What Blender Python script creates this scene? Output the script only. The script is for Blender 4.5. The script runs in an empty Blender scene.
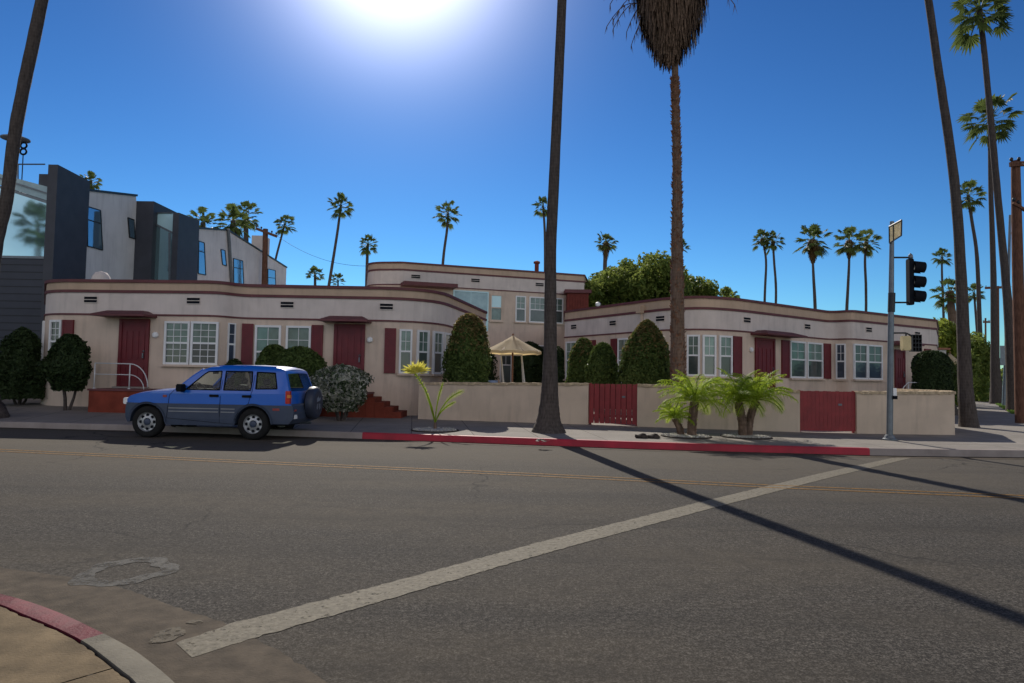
import bpy, bmesh, math, random
from mathutils import Vector, Matrix
from mathutils.geometry import tessellate_polygon
rnd = random.Random(11)
C = bpy.context.scene.collection
R = math.radians
V = Vector

# ------------------------------------------------------------------ camera
F = 700.0
PITCH, ROLL = math.atan(34.5/F), math.atan(.0175)
EYE = V((0, 0, 1.6))
fwd = V((0, math.cos(PITCH), math.sin(PITCH)))
rt0 = V((1, 0, 0)); up0 = rt0.cross(fwd)
cx = rt0*math.cos(ROLL) + up0*math.sin(ROLL)
cy = up0*math.cos(ROLL) - rt0*math.sin(ROLL)
def ray(px, py): return cx*((px-512)/F) + cy*((341.5-py)/F) + fwd
def G(px, py, z=0.0):
    d = ray(px, py); t = (z-EYE.z)/d.z
    return EYE + d*t
def D(px, py, Y):
    d = ray(px, py); return EYE + d*(Y/d.y)
def DX(px, py, X):
    d = ray(px, py); return EYE + d*(X/d.x)
cam = bpy.data.cameras.new('camera'); co = bpy.data.objects.new('camera', cam); C.objects.link(co)
m = Matrix.Identity(4)
for i, a in enumerate((cx, cy, -fwd)):
    for j in range(3): m[j][i] = a[j]
m.translation = EYE
co.matrix_world = m
cam.sensor_width = 36; cam.lens = F/1024*36; cam.clip_end = 6000; cam.clip_start = .05
bpy.context.scene.camera = co

# ------------------------------------------------------------------ materials
def new_mat(name):
    m = bpy.data.materials.new(name); m.use_nodes = True
    nt = m.node_tree; nt.nodes.clear()
    out = nt.nodes.new('ShaderNodeOutputMaterial')
    b = nt.nodes.new('ShaderNodeBsdfPrincipled')
    nt.links.new(b.outputs[0], out.inputs[0])
    return m, nt, b, out
def noise(nt, vec, scale, detail=5, rough=.55):
    n = nt.nodes.new('ShaderNodeTexNoise'); n.inputs['Scale'].default_value = scale
    n.inputs['Detail'].default_value = detail; n.inputs['Roughness'].default_value = rough
    nt.links.new(vec, n.inputs['Vector']); return n.outputs['Fac']
def ramp(nt, fac, stops):
    r = nt.nodes.new('ShaderNodeValToRGB'); e = r.color_ramp.elements
    while len(e) < len(stops): e.new(.5)
    for el, (p, c) in zip(e, stops):
        el.position = p; el.color = (c if len(c) == 4 else (*c, 1)) if not isinstance(c, (int, float)) else (c, c, c, 1)
    nt.links.new(fac, r.inputs[0]); return r.outputs[0]
def mixc(nt, fac, a, b, mode='MIX'):
    x = nt.nodes.new('ShaderNodeMix'); x.data_type = 'RGBA'; x.blend_type = mode
    for s, v in ((x.inputs[0], fac), (x.inputs[6], a), (x.inputs[7], b)):
        if isinstance(v, (int, float)): s.default_value = v
        elif isinstance(v, tuple): s.default_value = (*v, 1)
        else: nt.links.new(v, s)
    return x.outputs[2]
def coords(nt, scale=None):
    t = nt.nodes.new('ShaderNodeTexCoord').outputs['Object']
    if scale:
        mp = nt.nodes.new('ShaderNodeMapping'); mp.inputs['Scale'].default_value = scale
        nt.links.new(t, mp.inputs[0]); return mp.outputs[0]
    return t
def bump(nt, b, h, strength=.3, dist=.01):
    n = nt.nodes.new('ShaderNodeBump'); n.inputs['Strength'].default_value = strength
    n.inputs['Distance'].default_value = dist
    nt.links.new(h, n.inputs['Height']); nt.links.new(n.outputs[0], b.inputs['Normal'])
def mat(name, c, var=.15, scale=3, rough=.8, metal=0, bmp=.2, bscale=60, coat=0, streak=0, spec=.5):
    m, nt, b, out = new_mat(name)
    v = coords(nt)
    n1 = noise(nt, v, scale, 6)
    lo = tuple(x*(1-var) for x in c); hi = tuple(min(1, x*(1+var)) for x in c)
    col = ramp(nt, n1, [(.3, lo), (.7, hi)])
    if streak:
        n3 = noise(nt, coords(nt, (2.2, 2.2, .25)), 2.5, 5)
        col = mixc(nt, ramp(nt, n3, [(.5, 0), (.75, streak)]), col, tuple(x*.6 for x in c))
        n4 = noise(nt, v, .7, 5)
        col = mixc(nt, ramp(nt, n4, [(.45, 0), (.62, streak*.8)]), col, tuple(min(1, x*1.22) for x in c))
    nt.links.new(col, b.inputs['Base Color'])
    b.inputs['Roughness'].default_value = rough; b.inputs['Metallic'].default_value = metal
    b.inputs['Coat Weight'].default_value = coat; b.inputs['Specular IOR Level'].default_value = spec if rough < .65 else min(spec, .15)
    if bmp: bump(nt, b, noise(nt, v, bscale, 4), bmp, .01)
    return m
def leafmat(name, dark, light, trans=.35, pale=None, rough=.5):
    m, nt, b, out = new_mat(name)
    g = nt.nodes.new('ShaderNodeNewGeometry')
    stops = [(0, dark), (1, light)] if not pale else [(0, dark), (.5, light), (.55, pale), (1, tuple(x*.8 for x in pale))]
    c1 = ramp(nt, g.outputs['Random Per Island'], stops)
    n = noise(nt, coords(nt), 1.3, 3)
    c1 = mixc(nt, ramp(nt, n, [(.35, 0), (.7, .55)]), c1, light)
    nt.links.new(c1, b.inputs['Base Color']); b.inputs['Roughness'].default_value = rough
    b.inputs['Specular IOR Level'].default_value = .1
    t = nt.nodes.new('ShaderNodeBsdfTranslucent')
    tc = mixc(nt, .5, c1, tuple(min(1, x*1.5) for x in light)); nt.links.new(tc, t.inputs[0])
    mx = nt.nodes.new('ShaderNodeMixShader'); mx.inputs[0].default_value = trans
    nt.links.new(b.outputs[0], mx.inputs[1]); nt.links.new(t.outputs[0], mx.inputs[2])
    nt.links.new(mx.outputs[0], out.inputs[0])
    return m
M = {}
M['stucco'] = mat('stucco beige', (.64, .51, .41), .10, 1.2, .9, bmp=.25, bscale=45, streak=.5)
M['stucco_wall'] = mat('garden wall stucco', (.60, .48, .37), .08, 1.4, .9, bmp=.25, bscale=45, streak=.45)
M['white_band'] = mat('whitewashed band', (.66, .58, .53), .09, 1.6, .9, bmp=.2, bscale=45, streak=.35)
M['tan_band'] = mat('tan parapet', (.54, .40, .29), .10, 1.2, .9, bmp=.2, bscale=45, streak=.35)
M['maroon'] = mat('maroon paint', (.15, .014, .020), .15, 4, .55, bmp=.08)
M['maroon_trim'] = mat('maroon trim', (.13, .034, .038), .18, 3, .6, bmp=.1)
M['red_gate'] = mat('faded red gate paint', (.26, .026, .028), .18, 5, .6, bmp=.15, bscale=25)
M['red_wood'] = mat('red brown wood', (.17, .04, .03), .2, 4, .7)
M['brick_red'] = mat('painted terracotta steps', (.21, .045, .027), .25, 3, .75, bmp=.2, streak=.3)
M['kerb_red'] = mat('worn red kerb paint', (.36, .008, .026), .25, 2.5, .6, bmp=.3, streak=.35)
M['concrete'] = mat('kerb concrete', (.31, .265, .24), .18, 2, .85, bmp=.3, streak=.3)
M['white'] = mat('white window paint', (.80, .80, .80), .05, 4, .5, bmp=0)
M['cap_stone'] = mat('rough wall cap', (.46, .36, .24), .4, 9, .9, bmp=.6, bscale=18)
M['dark_metal'] = mat('dark metal', (.03, .032, .035), .2, 6, .5, metal=.3, bmp=.05)
M['grey_metal'] = mat('galvanised steel', (.16, .18, .20), .15, 6, .45, metal=.5, bmp=.05)
M['black'] = mat('black plastic', (.007, .009, .014), .1, 6, .7, bmp=0, spec=.1)
M['charcoal'] = mat('charcoal siding', (.045, .048, .062), .15, 2, .6, bmp=.1)
M['grey_stucco'] = mat('pale grey stucco', (.74, .72, .70), .12, .6, .9, bmp=.2, streak=.4)
M['white_stucco'] = mat('white stucco far', (.62, .60, .56), .08, .6, .9, bmp=.1)
M['roof'] = mat('tar roof', (.12, .12, .12), .2, 1, .9)
M['roof_tile'] = mat('terracotta roof tile', (.30, .14, .09), .25, 4, .8)
M['cream'] = mat('cream plastic', (.62, .50, .26), .15, 6, .6, bmp=0)
M['railing'] = mat('white painted rail', (.60, .60, .60), .1, 6, .5, bmp=0)
M['canvas'] = mat('cream canvas', (.62, .54, .38), .12, 3, .9, bmp=.1)
M['wood'] = mat('umbrella pole wood', (.22, .10, .05), .2, 6, .6)
M['curtain'] = mat('pale curtain', (.45, .50, .48), .2, 3, .9)
M['soil'] = mat('mulch', (.10, .075, .05), .5, 8, .95, bmp=.6, bscale=30)
M['gravel'] = mat('pale gravel', (.42, .40, .36), .5, 25, .95, bmp=.9, bscale=40)
M['debris'] = mat('dark debris', (.05, .04, .035), .4, 8, .9)
M['grass_soil'] = mat('lawn ground', (.07, .12, .025), .3, 6, .95, bmp=.6, bscale=40)
M['far_wall'] = mat('far beige wall', (.36, .30, .25), .15, 1, .9)

def siding():
    m, nt, b, out = new_mat('charcoal lap siding')
    v = coords(nt)
    w = nt.nodes.new('ShaderNodeTexWave'); w.bands_direction = 'Z'; w.wave_profile = 'SAW'
    w.inputs['Scale'].default_value = 1.1; w.inputs['Distortion'].default_value = 0
    nt.links.new(v, w.inputs[0])
    c = mixc(nt, noise(nt, v, 1.5, 4), (.030, .034, .050), (.05, .054, .075))
    c = mixc(nt, ramp(nt, w.outputs['Fac'], [(.80, 0), (.97, 1)]), c, (.008, .008, .012))
    nt.links.new(c, b.inputs['Base Color']); b.inputs['Roughness'].default_value = .55
    bump(nt, b, w.outputs['Fac'], .8, .03); return m
M['siding'] = siding()

def trunkmat(name, c, ring=3.2):
    m, nt, b, out = new_mat(name)
    v = coords(nt)
    w = nt.nodes.new('ShaderNodeTexWave'); w.bands_direction = 'Z'
    w.inputs['Scale'].default_value = ring; w.inputs['Distortion'].default_value = 2.5; w.inputs['Detail'].default_value = 4
    nt.links.new(v, w.inputs[0])
    n = noise(nt, coords(nt, (6, 6, 1.2)), 4, 6)
    h = mixc(nt, .93, w.outputs['Color'], n)
    col = ramp(nt, h, [(.25, tuple(x*.5 for x in c)), (.75, tuple(x*1.4 for x in c))])
    nt.links.new(col, b.inputs['Base Color']); b.inputs['Roughness'].default_value = .95
    b.inputs['Specular IOR Level'].default_value = .15
    bump(nt, b, h, .6, .03); return m
M['trunk'] = trunkmat('grey palm bark', (.085, .070, .063))
M['trunk_brown'] = trunkmat('brown palm bark', (.17, .115, .085))
M['pole_wood'] = trunkmat('utility pole wood', (.15, .075, .05), .6)
M['thatch'] = mat('dead frond thatch', (.15, .10, .07), .5, 12, .95, bmp=.6, bscale=12)
M['fan'] = leafmat('fan palm frond', (.03, .055, .018), (.13, .17, .05), .35)
M['fan_brown'] = leafmat('dry frond', (.10, .06, .03), (.20, .13, .06), .25)
M['date'] = leafmat('date palm frond', (.08, .16, .02), (.40, .50, .05), .5)
M['yellow_leaf'] = leafmat('yellow frond', (.45, .42, .06), (.65, .60, .12), .45)
M['hedge'] = leafmat('clipped hedge leaf', (.025, .05, .014), (.12, .165, .045), .25)
M['hedge_warm'] = leafmat('sun tinted leaf', (.10, .07, .03), (.26, .20, .08), .35)  # sunlight on the shrub tops, put into a warmer leaf colour
M['hedge_dark'] = leafmat('dark cypress leaf', (.014, .028, .012), (.05, .075, .028), .15)
M['varieg'] = leafmat('variegated leaf', (.03, .05, .02), (.09, .12, .06), .2, (.55, .53, .44))
M['tree'] = leafmat('broadleaf', (.045, .09, .02), (.22, .26, .06), .42)
M['lime'] = leafmat('lime broadleaf', (.06, .11, .02), (.26, .30, .05), .45)
M['grass'] = leafmat('grass blade', (.04, .09, .015), (.14, .22, .04), .4)

def glassmat(name, top, bot, refl=.12, vary=2.0, zmid=None):
    m, nt, b, out = new_mat(name)
    v = coords(nt)
    n = noise(nt, v, vary, 4)
    col = ramp(nt, n, [(.35, bot), (.65, top)])
    oi = nt.nodes.new('ShaderNodeObjectInfo')
    col = mixc(nt, ramp(nt, oi.outputs['Random'], [(0, 0), (.55, .1), (1, .8)]), col, tuple(min(1, x*2.2+.02) for x in top))
    nt.links.new(col, b.inputs['Base Color'])
    b.inputs['Roughness'].default_value = .35; b.inputs['Coat Weight'].default_value = 1
    b.inputs['Coat Roughness'].default_value = .03; b.inputs['Coat IOR'].default_value = 1.42
    bump(nt, b, noise(nt, v, 1.2, 2), .05, .02)
    return m
M['pane_upper'] = glassmat('window pane over blinds', (.13, .20, .17), (.05, .085, .065))
M['pane_lower'] = glassmat('window pane over insect screen', (.05, .065, .06), (.02, .03, .028))
M['pane_blue'] = glassmat('window pane dark room', (.03, .045, .08), (.015, .022, .04))
M['pane_teal'] = glassmat('pale teal glass', (.28, .42, .44), (.16, .28, .32))
def mirror(name, c, rough=.04, metal=.85):
    m, nt, b, out = new_mat(name)
    v = coords(nt)
    nt.links.new(mixc(nt, noise(nt, v, .6, 3), tuple(x*.8 for x in c), c), b.inputs['Base Color'])
    b.inputs['Metallic'].default_value = metal; b.inputs['Roughness'].default_value = rough
    bump(nt, b, noise(nt, v, .9, 2), .03, .05); return m
M['mirror_glass'] = mirror('reflective glass', (.36, .56, .60))
M['blue_glass'] = mirror('reflective blue glass', (.25, .42, .55), metal=.7)

def asphalt():
    m, nt, b, out = new_mat('asphalt')
    v = coords(nt)
    fine = mixc(nt, .45, noise(nt, v, 75, 3, .8), noise(nt, v, 26, 4, .8))
    mid = noise(nt, v, 5, 6, .7)
    big = noise(nt, coords(nt, (.35, 1, 1)), .45, 5)
    col = ramp(nt, fine, [(.40, (.012, .0112, .010)), (.5, (.050, .045, .039)), (.60, (.17, .155, .135))])
    col = mixc(nt, ramp(nt, big, [(.40, 0), (.62, .9)]), col, mixc(nt, .55, col, (.098, .082, .060)))
    col = mixc(nt, ramp(nt, mid, [(.45, 0), (.75, .6)]), col, (.030, .027, .024))
    # long polished wheel tracks and oil streaks along the street
    tr = noise(nt, coords(nt, (.05, 1.1, 1)), .9, 4)
    col = mixc(nt, ramp(nt, tr, [(.5, 0), (.72, .45)]), col, (.030, .028, .026))
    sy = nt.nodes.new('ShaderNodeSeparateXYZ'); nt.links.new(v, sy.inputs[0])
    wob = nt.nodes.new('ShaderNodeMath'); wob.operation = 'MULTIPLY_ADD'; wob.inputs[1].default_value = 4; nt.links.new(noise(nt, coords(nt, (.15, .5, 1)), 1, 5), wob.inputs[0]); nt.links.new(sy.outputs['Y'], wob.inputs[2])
    far_lane = ramp(nt, wob.outputs[0], [(0, 0), (1, 0)])
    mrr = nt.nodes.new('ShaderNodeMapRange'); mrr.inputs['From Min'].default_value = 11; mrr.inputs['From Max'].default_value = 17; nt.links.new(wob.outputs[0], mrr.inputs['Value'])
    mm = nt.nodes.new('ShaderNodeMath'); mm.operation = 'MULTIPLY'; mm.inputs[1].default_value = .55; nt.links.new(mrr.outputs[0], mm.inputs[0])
    col = mixc(nt, mm.outputs[0], col, (.125, .108, .085))  # paler tan blended in towards the far kerb
    # cracks
    vo = nt.nodes.new('ShaderNodeTexVoronoi'); vo.feature = 'DISTANCE_TO_EDGE'; vo.inputs['Scale'].default_value = .22
    wv = nt.nodes.new('ShaderNodeTexNoise'); wv.inputs['Scale'].default_value = 1.3; wv.inputs['Detail'].default_value = 6
    nt.links.new(v, wv.inputs[0])
    ad = nt.nodes.new('ShaderNodeVectorMath'); ad.operation = 'ADD'
    nt.links.new(v, ad.inputs[0]); nt.links.new(wv.outputs['Color'], ad.inputs[1]); nt.links.new(ad.outputs[0], vo.inputs['Vector'])
    crk = ramp(nt, vo.outputs['Distance'], [(0, 1), (.006, 0)])
    gate = ramp(nt, noise(nt, v, .16, 2), [(.48, 0), (.56, .85)])
    k = nt.nodes.new('ShaderNodeMath'); k.operation = 'MULTIPLY'; nt.links.new(crk, k.inputs[0]); nt.links.new(gate, k.inputs[1])
    col = mixc(nt, k.outputs[0], col, (.018, .017, .016))
    nt.links.new(col, b.inputs['Base Color'])
    b.inputs['Roughness'].default_value = .95; b.inputs['Specular IOR Level'].default_value = .12
    bump(nt, b, fine, .35, .01); return m
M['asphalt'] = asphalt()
def paint(name, c, wear=(.35, .6), alpha=(.30, .40, 9)):
    m, nt, b, out = new_mat(name)
    v = coords(nt)
    a = ramp(nt, noise(nt, v, 22, 6, .75), [(wear[0], tuple(x*.45 for x in c)), (wear[1], c)])
    a = mixc(nt, ramp(nt, noise(nt, v, 2, 5), [(.45, 0), (.8, .55)]), a, tuple(x*.55 for x in c))
    nt.links.new(a, b.inputs['Base Color']); b.inputs['Roughness'].default_value = .8; b.inputs['Specular IOR Level'].default_value = .15
    nt.links.new(ramp(nt, noise(nt, v, alpha[2], 8, .75), [(alpha[0], 0), (alpha[1], 1)]), b.inputs['Alpha'])
    bump(nt, b, noise(nt, v, 60, 3, .8), .5, .01); return m
M['line_white'] = paint('worn white road paint', (.225, .20, .15), (.33, .62), (.33, .42, 14))
M['line_yellow'] = paint('worn yellow road paint', (.30, .155, .03), (.36, .6), (.36, .48, 12))
def flags(name, base, joint_scale, rot=0.0):
    m, nt, b, out = new_mat(name)
    mp = nt.nodes.new('ShaderNodeMapping'); mp.inputs['Rotation'].default_value = (0, 0, rot)
    nt.links.new(coords(nt), mp.inputs[0])
    br = nt.nodes.new('ShaderNodeTexBrick'); br.offset = 0; br.inputs['Scale'].default_value = 1
    br.inputs['Brick Width'].default_value = joint_scale; br.inputs['Row Height'].default_value = joint_scale
    br.inputs['Mortar Size'].default_value = .012; br.inputs['Mortar'].default_value = (.06, .05, .045, 1)
    br.inputs['Color1'].default_value = (*base, 1); br.inputs['Color2'].default_value = (*[x*.86 for x in base], 1)
    nt.links.new(mp.outputs[0], br.inputs[0])
    v = coords(nt)
    c = mixc(nt, ramp(nt, noise(nt, v, 1.1, 6, .65), [(.38, 0), (.72, .7)]), br.outputs['Color'], tuple(x*.55 for x in base))
    c = mixc(nt, ramp(nt, noise(nt, v, 60, 3, .8), [(.35, .5), (.6, 0)]), c, tuple(x*.5 for x in base))
    nt.links.new(c, b.inputs['Base Color']); b.inputs['Roughness'].default_value = .9; b.inputs['Specular IOR Level'].default_value = .15
    bump(nt, b, noise(nt, v, 50, 4, .7), .35, .008); return m
M['sidewalk'] = flags('sidewalk concrete', (.33, .30, .265), 1.5, R(-8))
M['near_sidewalk'] = mat('old tan concrete', (.16, .118, .068), .42, 5, .9, bmp=.5, bscale=70, streak=.35)
M['apron'] = mat('worn gutter concrete', (.080, .063, .045), .5, 6, .9, bmp=.5, bscale=70, streak=.4)

# ------------------------------------------------------------------ mesh helpers
ORG = {}
def org(p):
    while p is not None and p.name not in ORG: p = p.parent
    return ORG[p.name] if p is not None else V((0, 0, 0))
def link_mesh(name, bm, m, parent=None, smooth=False, at=None):
    me = bpy.data.meshes.new(name)
    o = org(parent) if parent is not None else (V(at) if at is not None else V((0, 0, 0)))
    if o.length: bmesh.ops.translate(bm, verts=bm.verts, vec=-o)
    bm.to_mesh(me); bm.free()
    for x in (m if isinstance(m, (list, tuple)) else [m]): me.materials.append(M[x] if isinstance(x, str) else x)
    if smooth:
        for p in me.polygons: p.use_smooth = True
        if smooth is not True: me.set_sharp_from_angle(angle=R(smooth))
    ob = bpy.data.objects.new(name, me); C.objects.link(ob)
    if parent is not None: ob.parent = parent
    else:
        ob.location = o; ORG[ob.name] = o
    return ob
def tag(o, label, cat, group=None, kind=None):
    if label: o['label'] = label
    if cat: o['category'] = cat
    if group: o['group'] = group
    if kind: o['kind'] = kind
    return o
def thing(name, label, cat, loc, group=None, rz=0):
    o = bpy.data.objects.new(name, None); C.objects.link(o); o.location = loc; o.empty_display_size = .2
    if rz: o.rotation_euler.z = rz
    ORG[o.name] = V(loc) if not rz else V((0, 0, 0))
    return tag(o, label, cat, group)
def struct(name, bm, m, **k): return tag(link_mesh(name, bm, m, **k), None, None, kind='structure')
def quad(bm, a, b, c, d, mi=0):
    f = bm.faces.new([bm.verts.new(p) for p in (a, b, c, d)]); f.material_index = mi; return f
def box(bm, c, s, X=None, Z=None, mi=0):
    """box centred at c with sizes s; X = local x axis, Z = local z axis"""
    X = V(X).normalized() if X is not None else V((1, 0, 0))
    Z = V(Z).normalized() if Z is not None else V((0, 0, 1))
    Y = Z.cross(X).normalized(); Z = X.cross(Y)
    c = V(c); vs = []
    for sx in (-.5, .5):
        for sy in (-.5, .5):
            for sz in (-.5, .5): vs.append(bm.verts.new(c + X*s[0]*sx + Y*s[1]*sy + Z*s[2]*sz))
    for f in ((0,1,3,2), (4,6,7,5), (0,4,5,1), (2,3,7,6), (0,2,6,4), (1,5,7,3)):
        fc = bm.faces.new([vs[i] for i in f]); fc.material_index = mi
    return vs
def tube(bm, pts, rad, n=10, cap=True, wob=0):
    pts = [V(p) for p in pts]
    if not isinstance(rad, (list, tuple)): rad = [rad]*len(pts)
    rings = []; ref = None
    for i, p in enumerate(pts):
        t = (pts[min(i+1, len(pts)-1)] - pts[max(i-1, 0)]).normalized()
        if ref is None: ref = t.orthogonal().normalized()
        ref = (ref - t*ref.dot(t)).normalized(); b = t.cross(ref)
        rings.append([bm.verts.new(p + (ref*math.cos(a)+b*math.sin(a))*rad[i]*(1+(rnd.uniform(-wob, wob) if wob else 0)))
                      for a in [2*math.pi*k/n for k in range(n)]])
    for r0, r1 in zip(rings, rings[1:]):
        for k in range(n): bm.faces.new((r0[k], r0[(k+1) % n], r1[(k+1) % n], r1[k]))
    if cap: bm.faces.new(rings[0][::-1]); bm.faces.new(rings[-1])
def lathe(bm, prof, c, axis=(0, 0, 1), n=24, mi=0):
    """prof: (r, h) list around axis through c"""
    ax = V(axis).normalized(); u = ax.orthogonal().normalized(); w = ax.cross(u); c = V(c)
    rings = [[bm.verts.new(c + ax*h + (u*math.cos(2*math.pi*k/n)+w*math.sin(2*math.pi*k/n))*max(r, 1e-4)) for k in range(n)] for r, h in prof]
    for a, b in zip(rings, rings[1:]):
        for k in range(n): bm.faces.new((a[k], a[(k+1) % n], b[(k+1) % n], b[k])).material_index = mi
def poly_prism(bm, pts, z0, z1, mi=0):
    """plan polygon (x,y) extruded in z"""
    tris = tessellate_polygon([[V((p[0], p[1], 0)) for p in pts]])
    lo = [bm.verts.new((p[0], p[1], z0)) for p in pts]; hi = [bm.verts.new((p[0], p[1], z1)) for p in pts]
    n = len(pts)
    for i in range(n): bm.faces.new((lo[i], lo[(i+1) % n], hi[(i+1) % n], hi[i])).material_index = mi
    for t in tris:
        bm.faces.new([hi[i] for i in t]); bm.faces.new([lo[i] for i in reversed(t)])
    bmesh.ops.recalc_face_normals(bm, faces=bm.faces)
def sheet(bm, pts, z=None):
    P = [V(p) if z is None else V((p[0], p[1], z)) for p in pts]
    vs = [bm.verts.new(p) for p in P]
    for t in tessellate_polygon([P]):
        f = bm.faces.new([vs[i] for i in t]); f.normal_update()
        if f.normal.z < 0: f.normal_flip()
class Path:
    def __init__(s, pts):
        s.p = [V((q[0], q[1])) for q in pts]; s.c = [0]
        for a, b in zip(s.p, s.p[1:]): s.c.append(s.c[-1]+(b-a).length)
    def at(s, d):
        d = max(0, min(s.c[-1], d))
        for i in range(len(s.p)-1):
            if d <= s.c[i+1] or i == len(s.p)-2:
                t = (d-s.c[i])/(s.c[i+1]-s.c[i]); T = (s.p[i+1]-s.p[i]).normalized()
                return s.p[i].lerp(s.p[i+1], t), T
    def hit(s, px, py=345):
        d = ray(px, py); d = V((d.x, d.y)); best = None
        for i in range(len(s.p)-1):
            a, b = s.p[i], s.p[i+1]; e = b-a
            den = d.x*e.y-d.y*e.x
            if abs(den) < 1e-9: continue
            t = (a.x*e.y-a.y*e.x)/den; u = (a.x*d.y-a.y*d.x)/den
            if -.001 <= u <= 1.001 and t > 0 and (best is None or t < best[0]): best = (t, s.c[i]+u*(s.c[i+1]-s.c[i]))
        return best[1] if best else None
    def offset(s, d):
        out = []
        for i, p in enumerate(s.p):
            T = (s.p[min(i+1, len(s.p)-1)]-s.p[max(i-1, 0)]).normalized()
            out.append(p+V((T.y, -T.x))*d)
        return out
def round_path(pts, n=6):
    """pts (x, y, r): fillets each inner corner with radius r"""
    out = [V(pts[0][:2])]
    for i in range(1, len(pts)-1):
        p = V(pts[i][:2]); r = pts[i][2] if len(pts[i]) > 2 else 0
        a = (V(pts[i-1][:2])-p); b = (V(pts[i+1][:2])-p)
        if r <= 0: out.append(p); continue
        d = min(r, a.length*.49, b.length*.49); A = p+a.normalized()*d; B = p+b.normalized()*d
        for k in range(n+1):
            t = k/n; out.append(A*(1-t)**2+p*2*t*(1-t)+B*t*t)
    out.append(V(pts[-1][:2])); return out
def band(bm, path, z0, z1, d, inner=-.03):
    o = path.offset(d); i_ = path.offset(inner); n = len(o)
    g = [[bm.verts.new((p.x, p.y, z)) for p in q] for q, z in ((i_, z0), (o, z0), (o, z1), (i_, z1))]
    for k in range(n-1):
        for a, b in ((0, 1), (1, 2), (2, 3)): bm.faces.new((g[a][k], g[a][k+1], g[b][k+1], g[b][k]))
    bm.faces.new([g[j][0] for j in range(4)]); bm.faces.new([g[j][-1] for j in (3, 2, 1, 0)])
    bmesh.ops.recalc_face_normals(bm, faces=bm.faces)
def new(): return bmesh.new()
GLOW1, GLOW2, SKY, EXPO = 14, 3.6, .10, 0.5
SKYG, SKYT, FILL_CLOUD = 1.6, (3.2, 5.7, 7.5), 7.8
# ------------------------------------------------------------------ ground, kerbs, road
kerb_px = [(0, 427.5), (130, 430.8), (300, 436.8), (450, 442), (640, 449), (740, 452), (870, 455.5), (955, 456.8)]
kp = [G(x, y) for x, y in kerb_px]
d0 = (kp[0]-kp[2]).normalized()
SD = V((.54, .842, 0)).normalized()                      # direction of the side street
last = G(1024, 457.5)
corner = [last, last+V((2.0, .15, 0)), last+V((3.6, .8, 0)), last+V((5.0, 2.0, 0)), last+V((6.1, 3.6, 0))]
side_end = corner[-1]+SD*240
kerb_line = [kp[0]+d0*120] + kp + corner + [corner[-1]+SD*30, corner[-1]+SD*80, side_end]
KX = [(p.x, p.y) for p in kerb_line]
def kerbY(x):
    if x <= KX[0][0]: return KX[0][1]
    for a, b in zip(KX, KX[1:]):
        if x <= b[0]: return a[1]+(b[1]-a[1])*(x-a[0])/(b[0]-a[0])
    return KX[-1][1]
KH = .15
def gz(x, y):
    zb = .22 + .18*max(0, min(1, (-5-x)/8))
    t = max(0, min(1, (y-kerbY(x)-.2)/4.2))
    return KH+.002+(zb-KH)*t
def Gz(px, py):
    z = .2
    for _ in range(12):
        p = G(px, py, z); z = gz(p.x, p.y)
    return p

bm = new(); sheet(bm, [(-2500, -2500), (2500, -2500), (2500, 2500), (-2500, 2500)], -.06)
struct('ground', bm, 'soil')
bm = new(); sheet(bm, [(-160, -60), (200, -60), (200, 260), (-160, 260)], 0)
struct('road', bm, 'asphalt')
# block of sidewalk and yards
xs = sorted(set([round(p[0], 3) for p in KX] + [round(-40+i*1.5, 3) for i in range(45)]))
xs = [x for x in xs if KX[0][0] < x < 140]
rows = [.0, .5, 1, 1.6, 2.2, 3, 3.6, 4.2, 4.6, 6, 12, 30, 300]
bm = new(); kl = Path(KX); inner = kl.offset(-.17)
IN = [(p.x, p.y) for p in inner]
def innerY(x):
    for a, b in zip(IN, IN[1:]):
        if a[0] <= x <= b[0]: return a[1]+(b[1]-a[1])*(x-a[0])/(b[0]-a[0])
    return IN[-1][1] if x > IN[-1][0] else IN[0][1]
xs = sorted(set([x for x in xs] + [round(p[0], 3) for p in IN if p[0] < 140]))
grid = []
for x in xs:
    y0 = innerY(x)
    grid.append([bm.verts.new((x, y0+r, gz(x, y0+r))) for r in rows])
for a, b in zip(grid, grid[1:]):
    for i in range(len(rows)-1): bm.faces.new((a[i], b[i], b[i+1], a[i+1]))
struct('sidewalk', bm, 'sidewalk')
# kerb: plain and red lengths
def kerb_piece(name, s0, s1, m):
    ss = [s0]+[c for c in kl.c if s0 < c < s1]+[s1]
    n = max(1, int((s1-s0)/1.2)); 
    if s1-s0 < 40: ss = sorted(set(ss+[s0+(s1-s0)*i/n for i in range(n+1)]))
    P = [kl.at(s) for s in ss]
    bm = new(); prof = [(0, -.05), (-.012, KH*.8), (-.035, KH+.004), (-.16, KH+.006), (-.19, KH-.03)]
    rows_ = []
    for p, T in P:
        nn = V((T.y, -T.x)); rows_.append([bm.verts.new((p.x+nn.x*d, p.y+nn.y*d, z)) for d, z in prof])
    for a, b in zip(rows_, rows_[1:]):
        for i in range(len(prof)-1): bm.faces.new((a[i], b[i], b[i+1], a[i+1]))
    return struct(name, bm, m, smooth=40)
sA, sB = kl.hit(362, 438), kl.hit(870, 455)
kerb_piece('kerb', 0, sA, 'concrete'); kerb_piece('red_kerb', sA, sB, 'kerb_red'); kerb_piece('kerb', sB, kl.c[-1], 'concrete')
# gutter strip
bm = new(); a = kl.offset(0); b = kl.offset(.42)
for i in range(len(a)-1): quad(bm, V((*a[i], .004)), V((*b[i], .004)), V((*b[i+1], .004)), V((*a[i+1], .004)))
for f in bm.faces:
    f.normal_update()
    if f.normal.z < 0: f.normal_flip()
struct('gutter', bm, 'apron')
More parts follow.
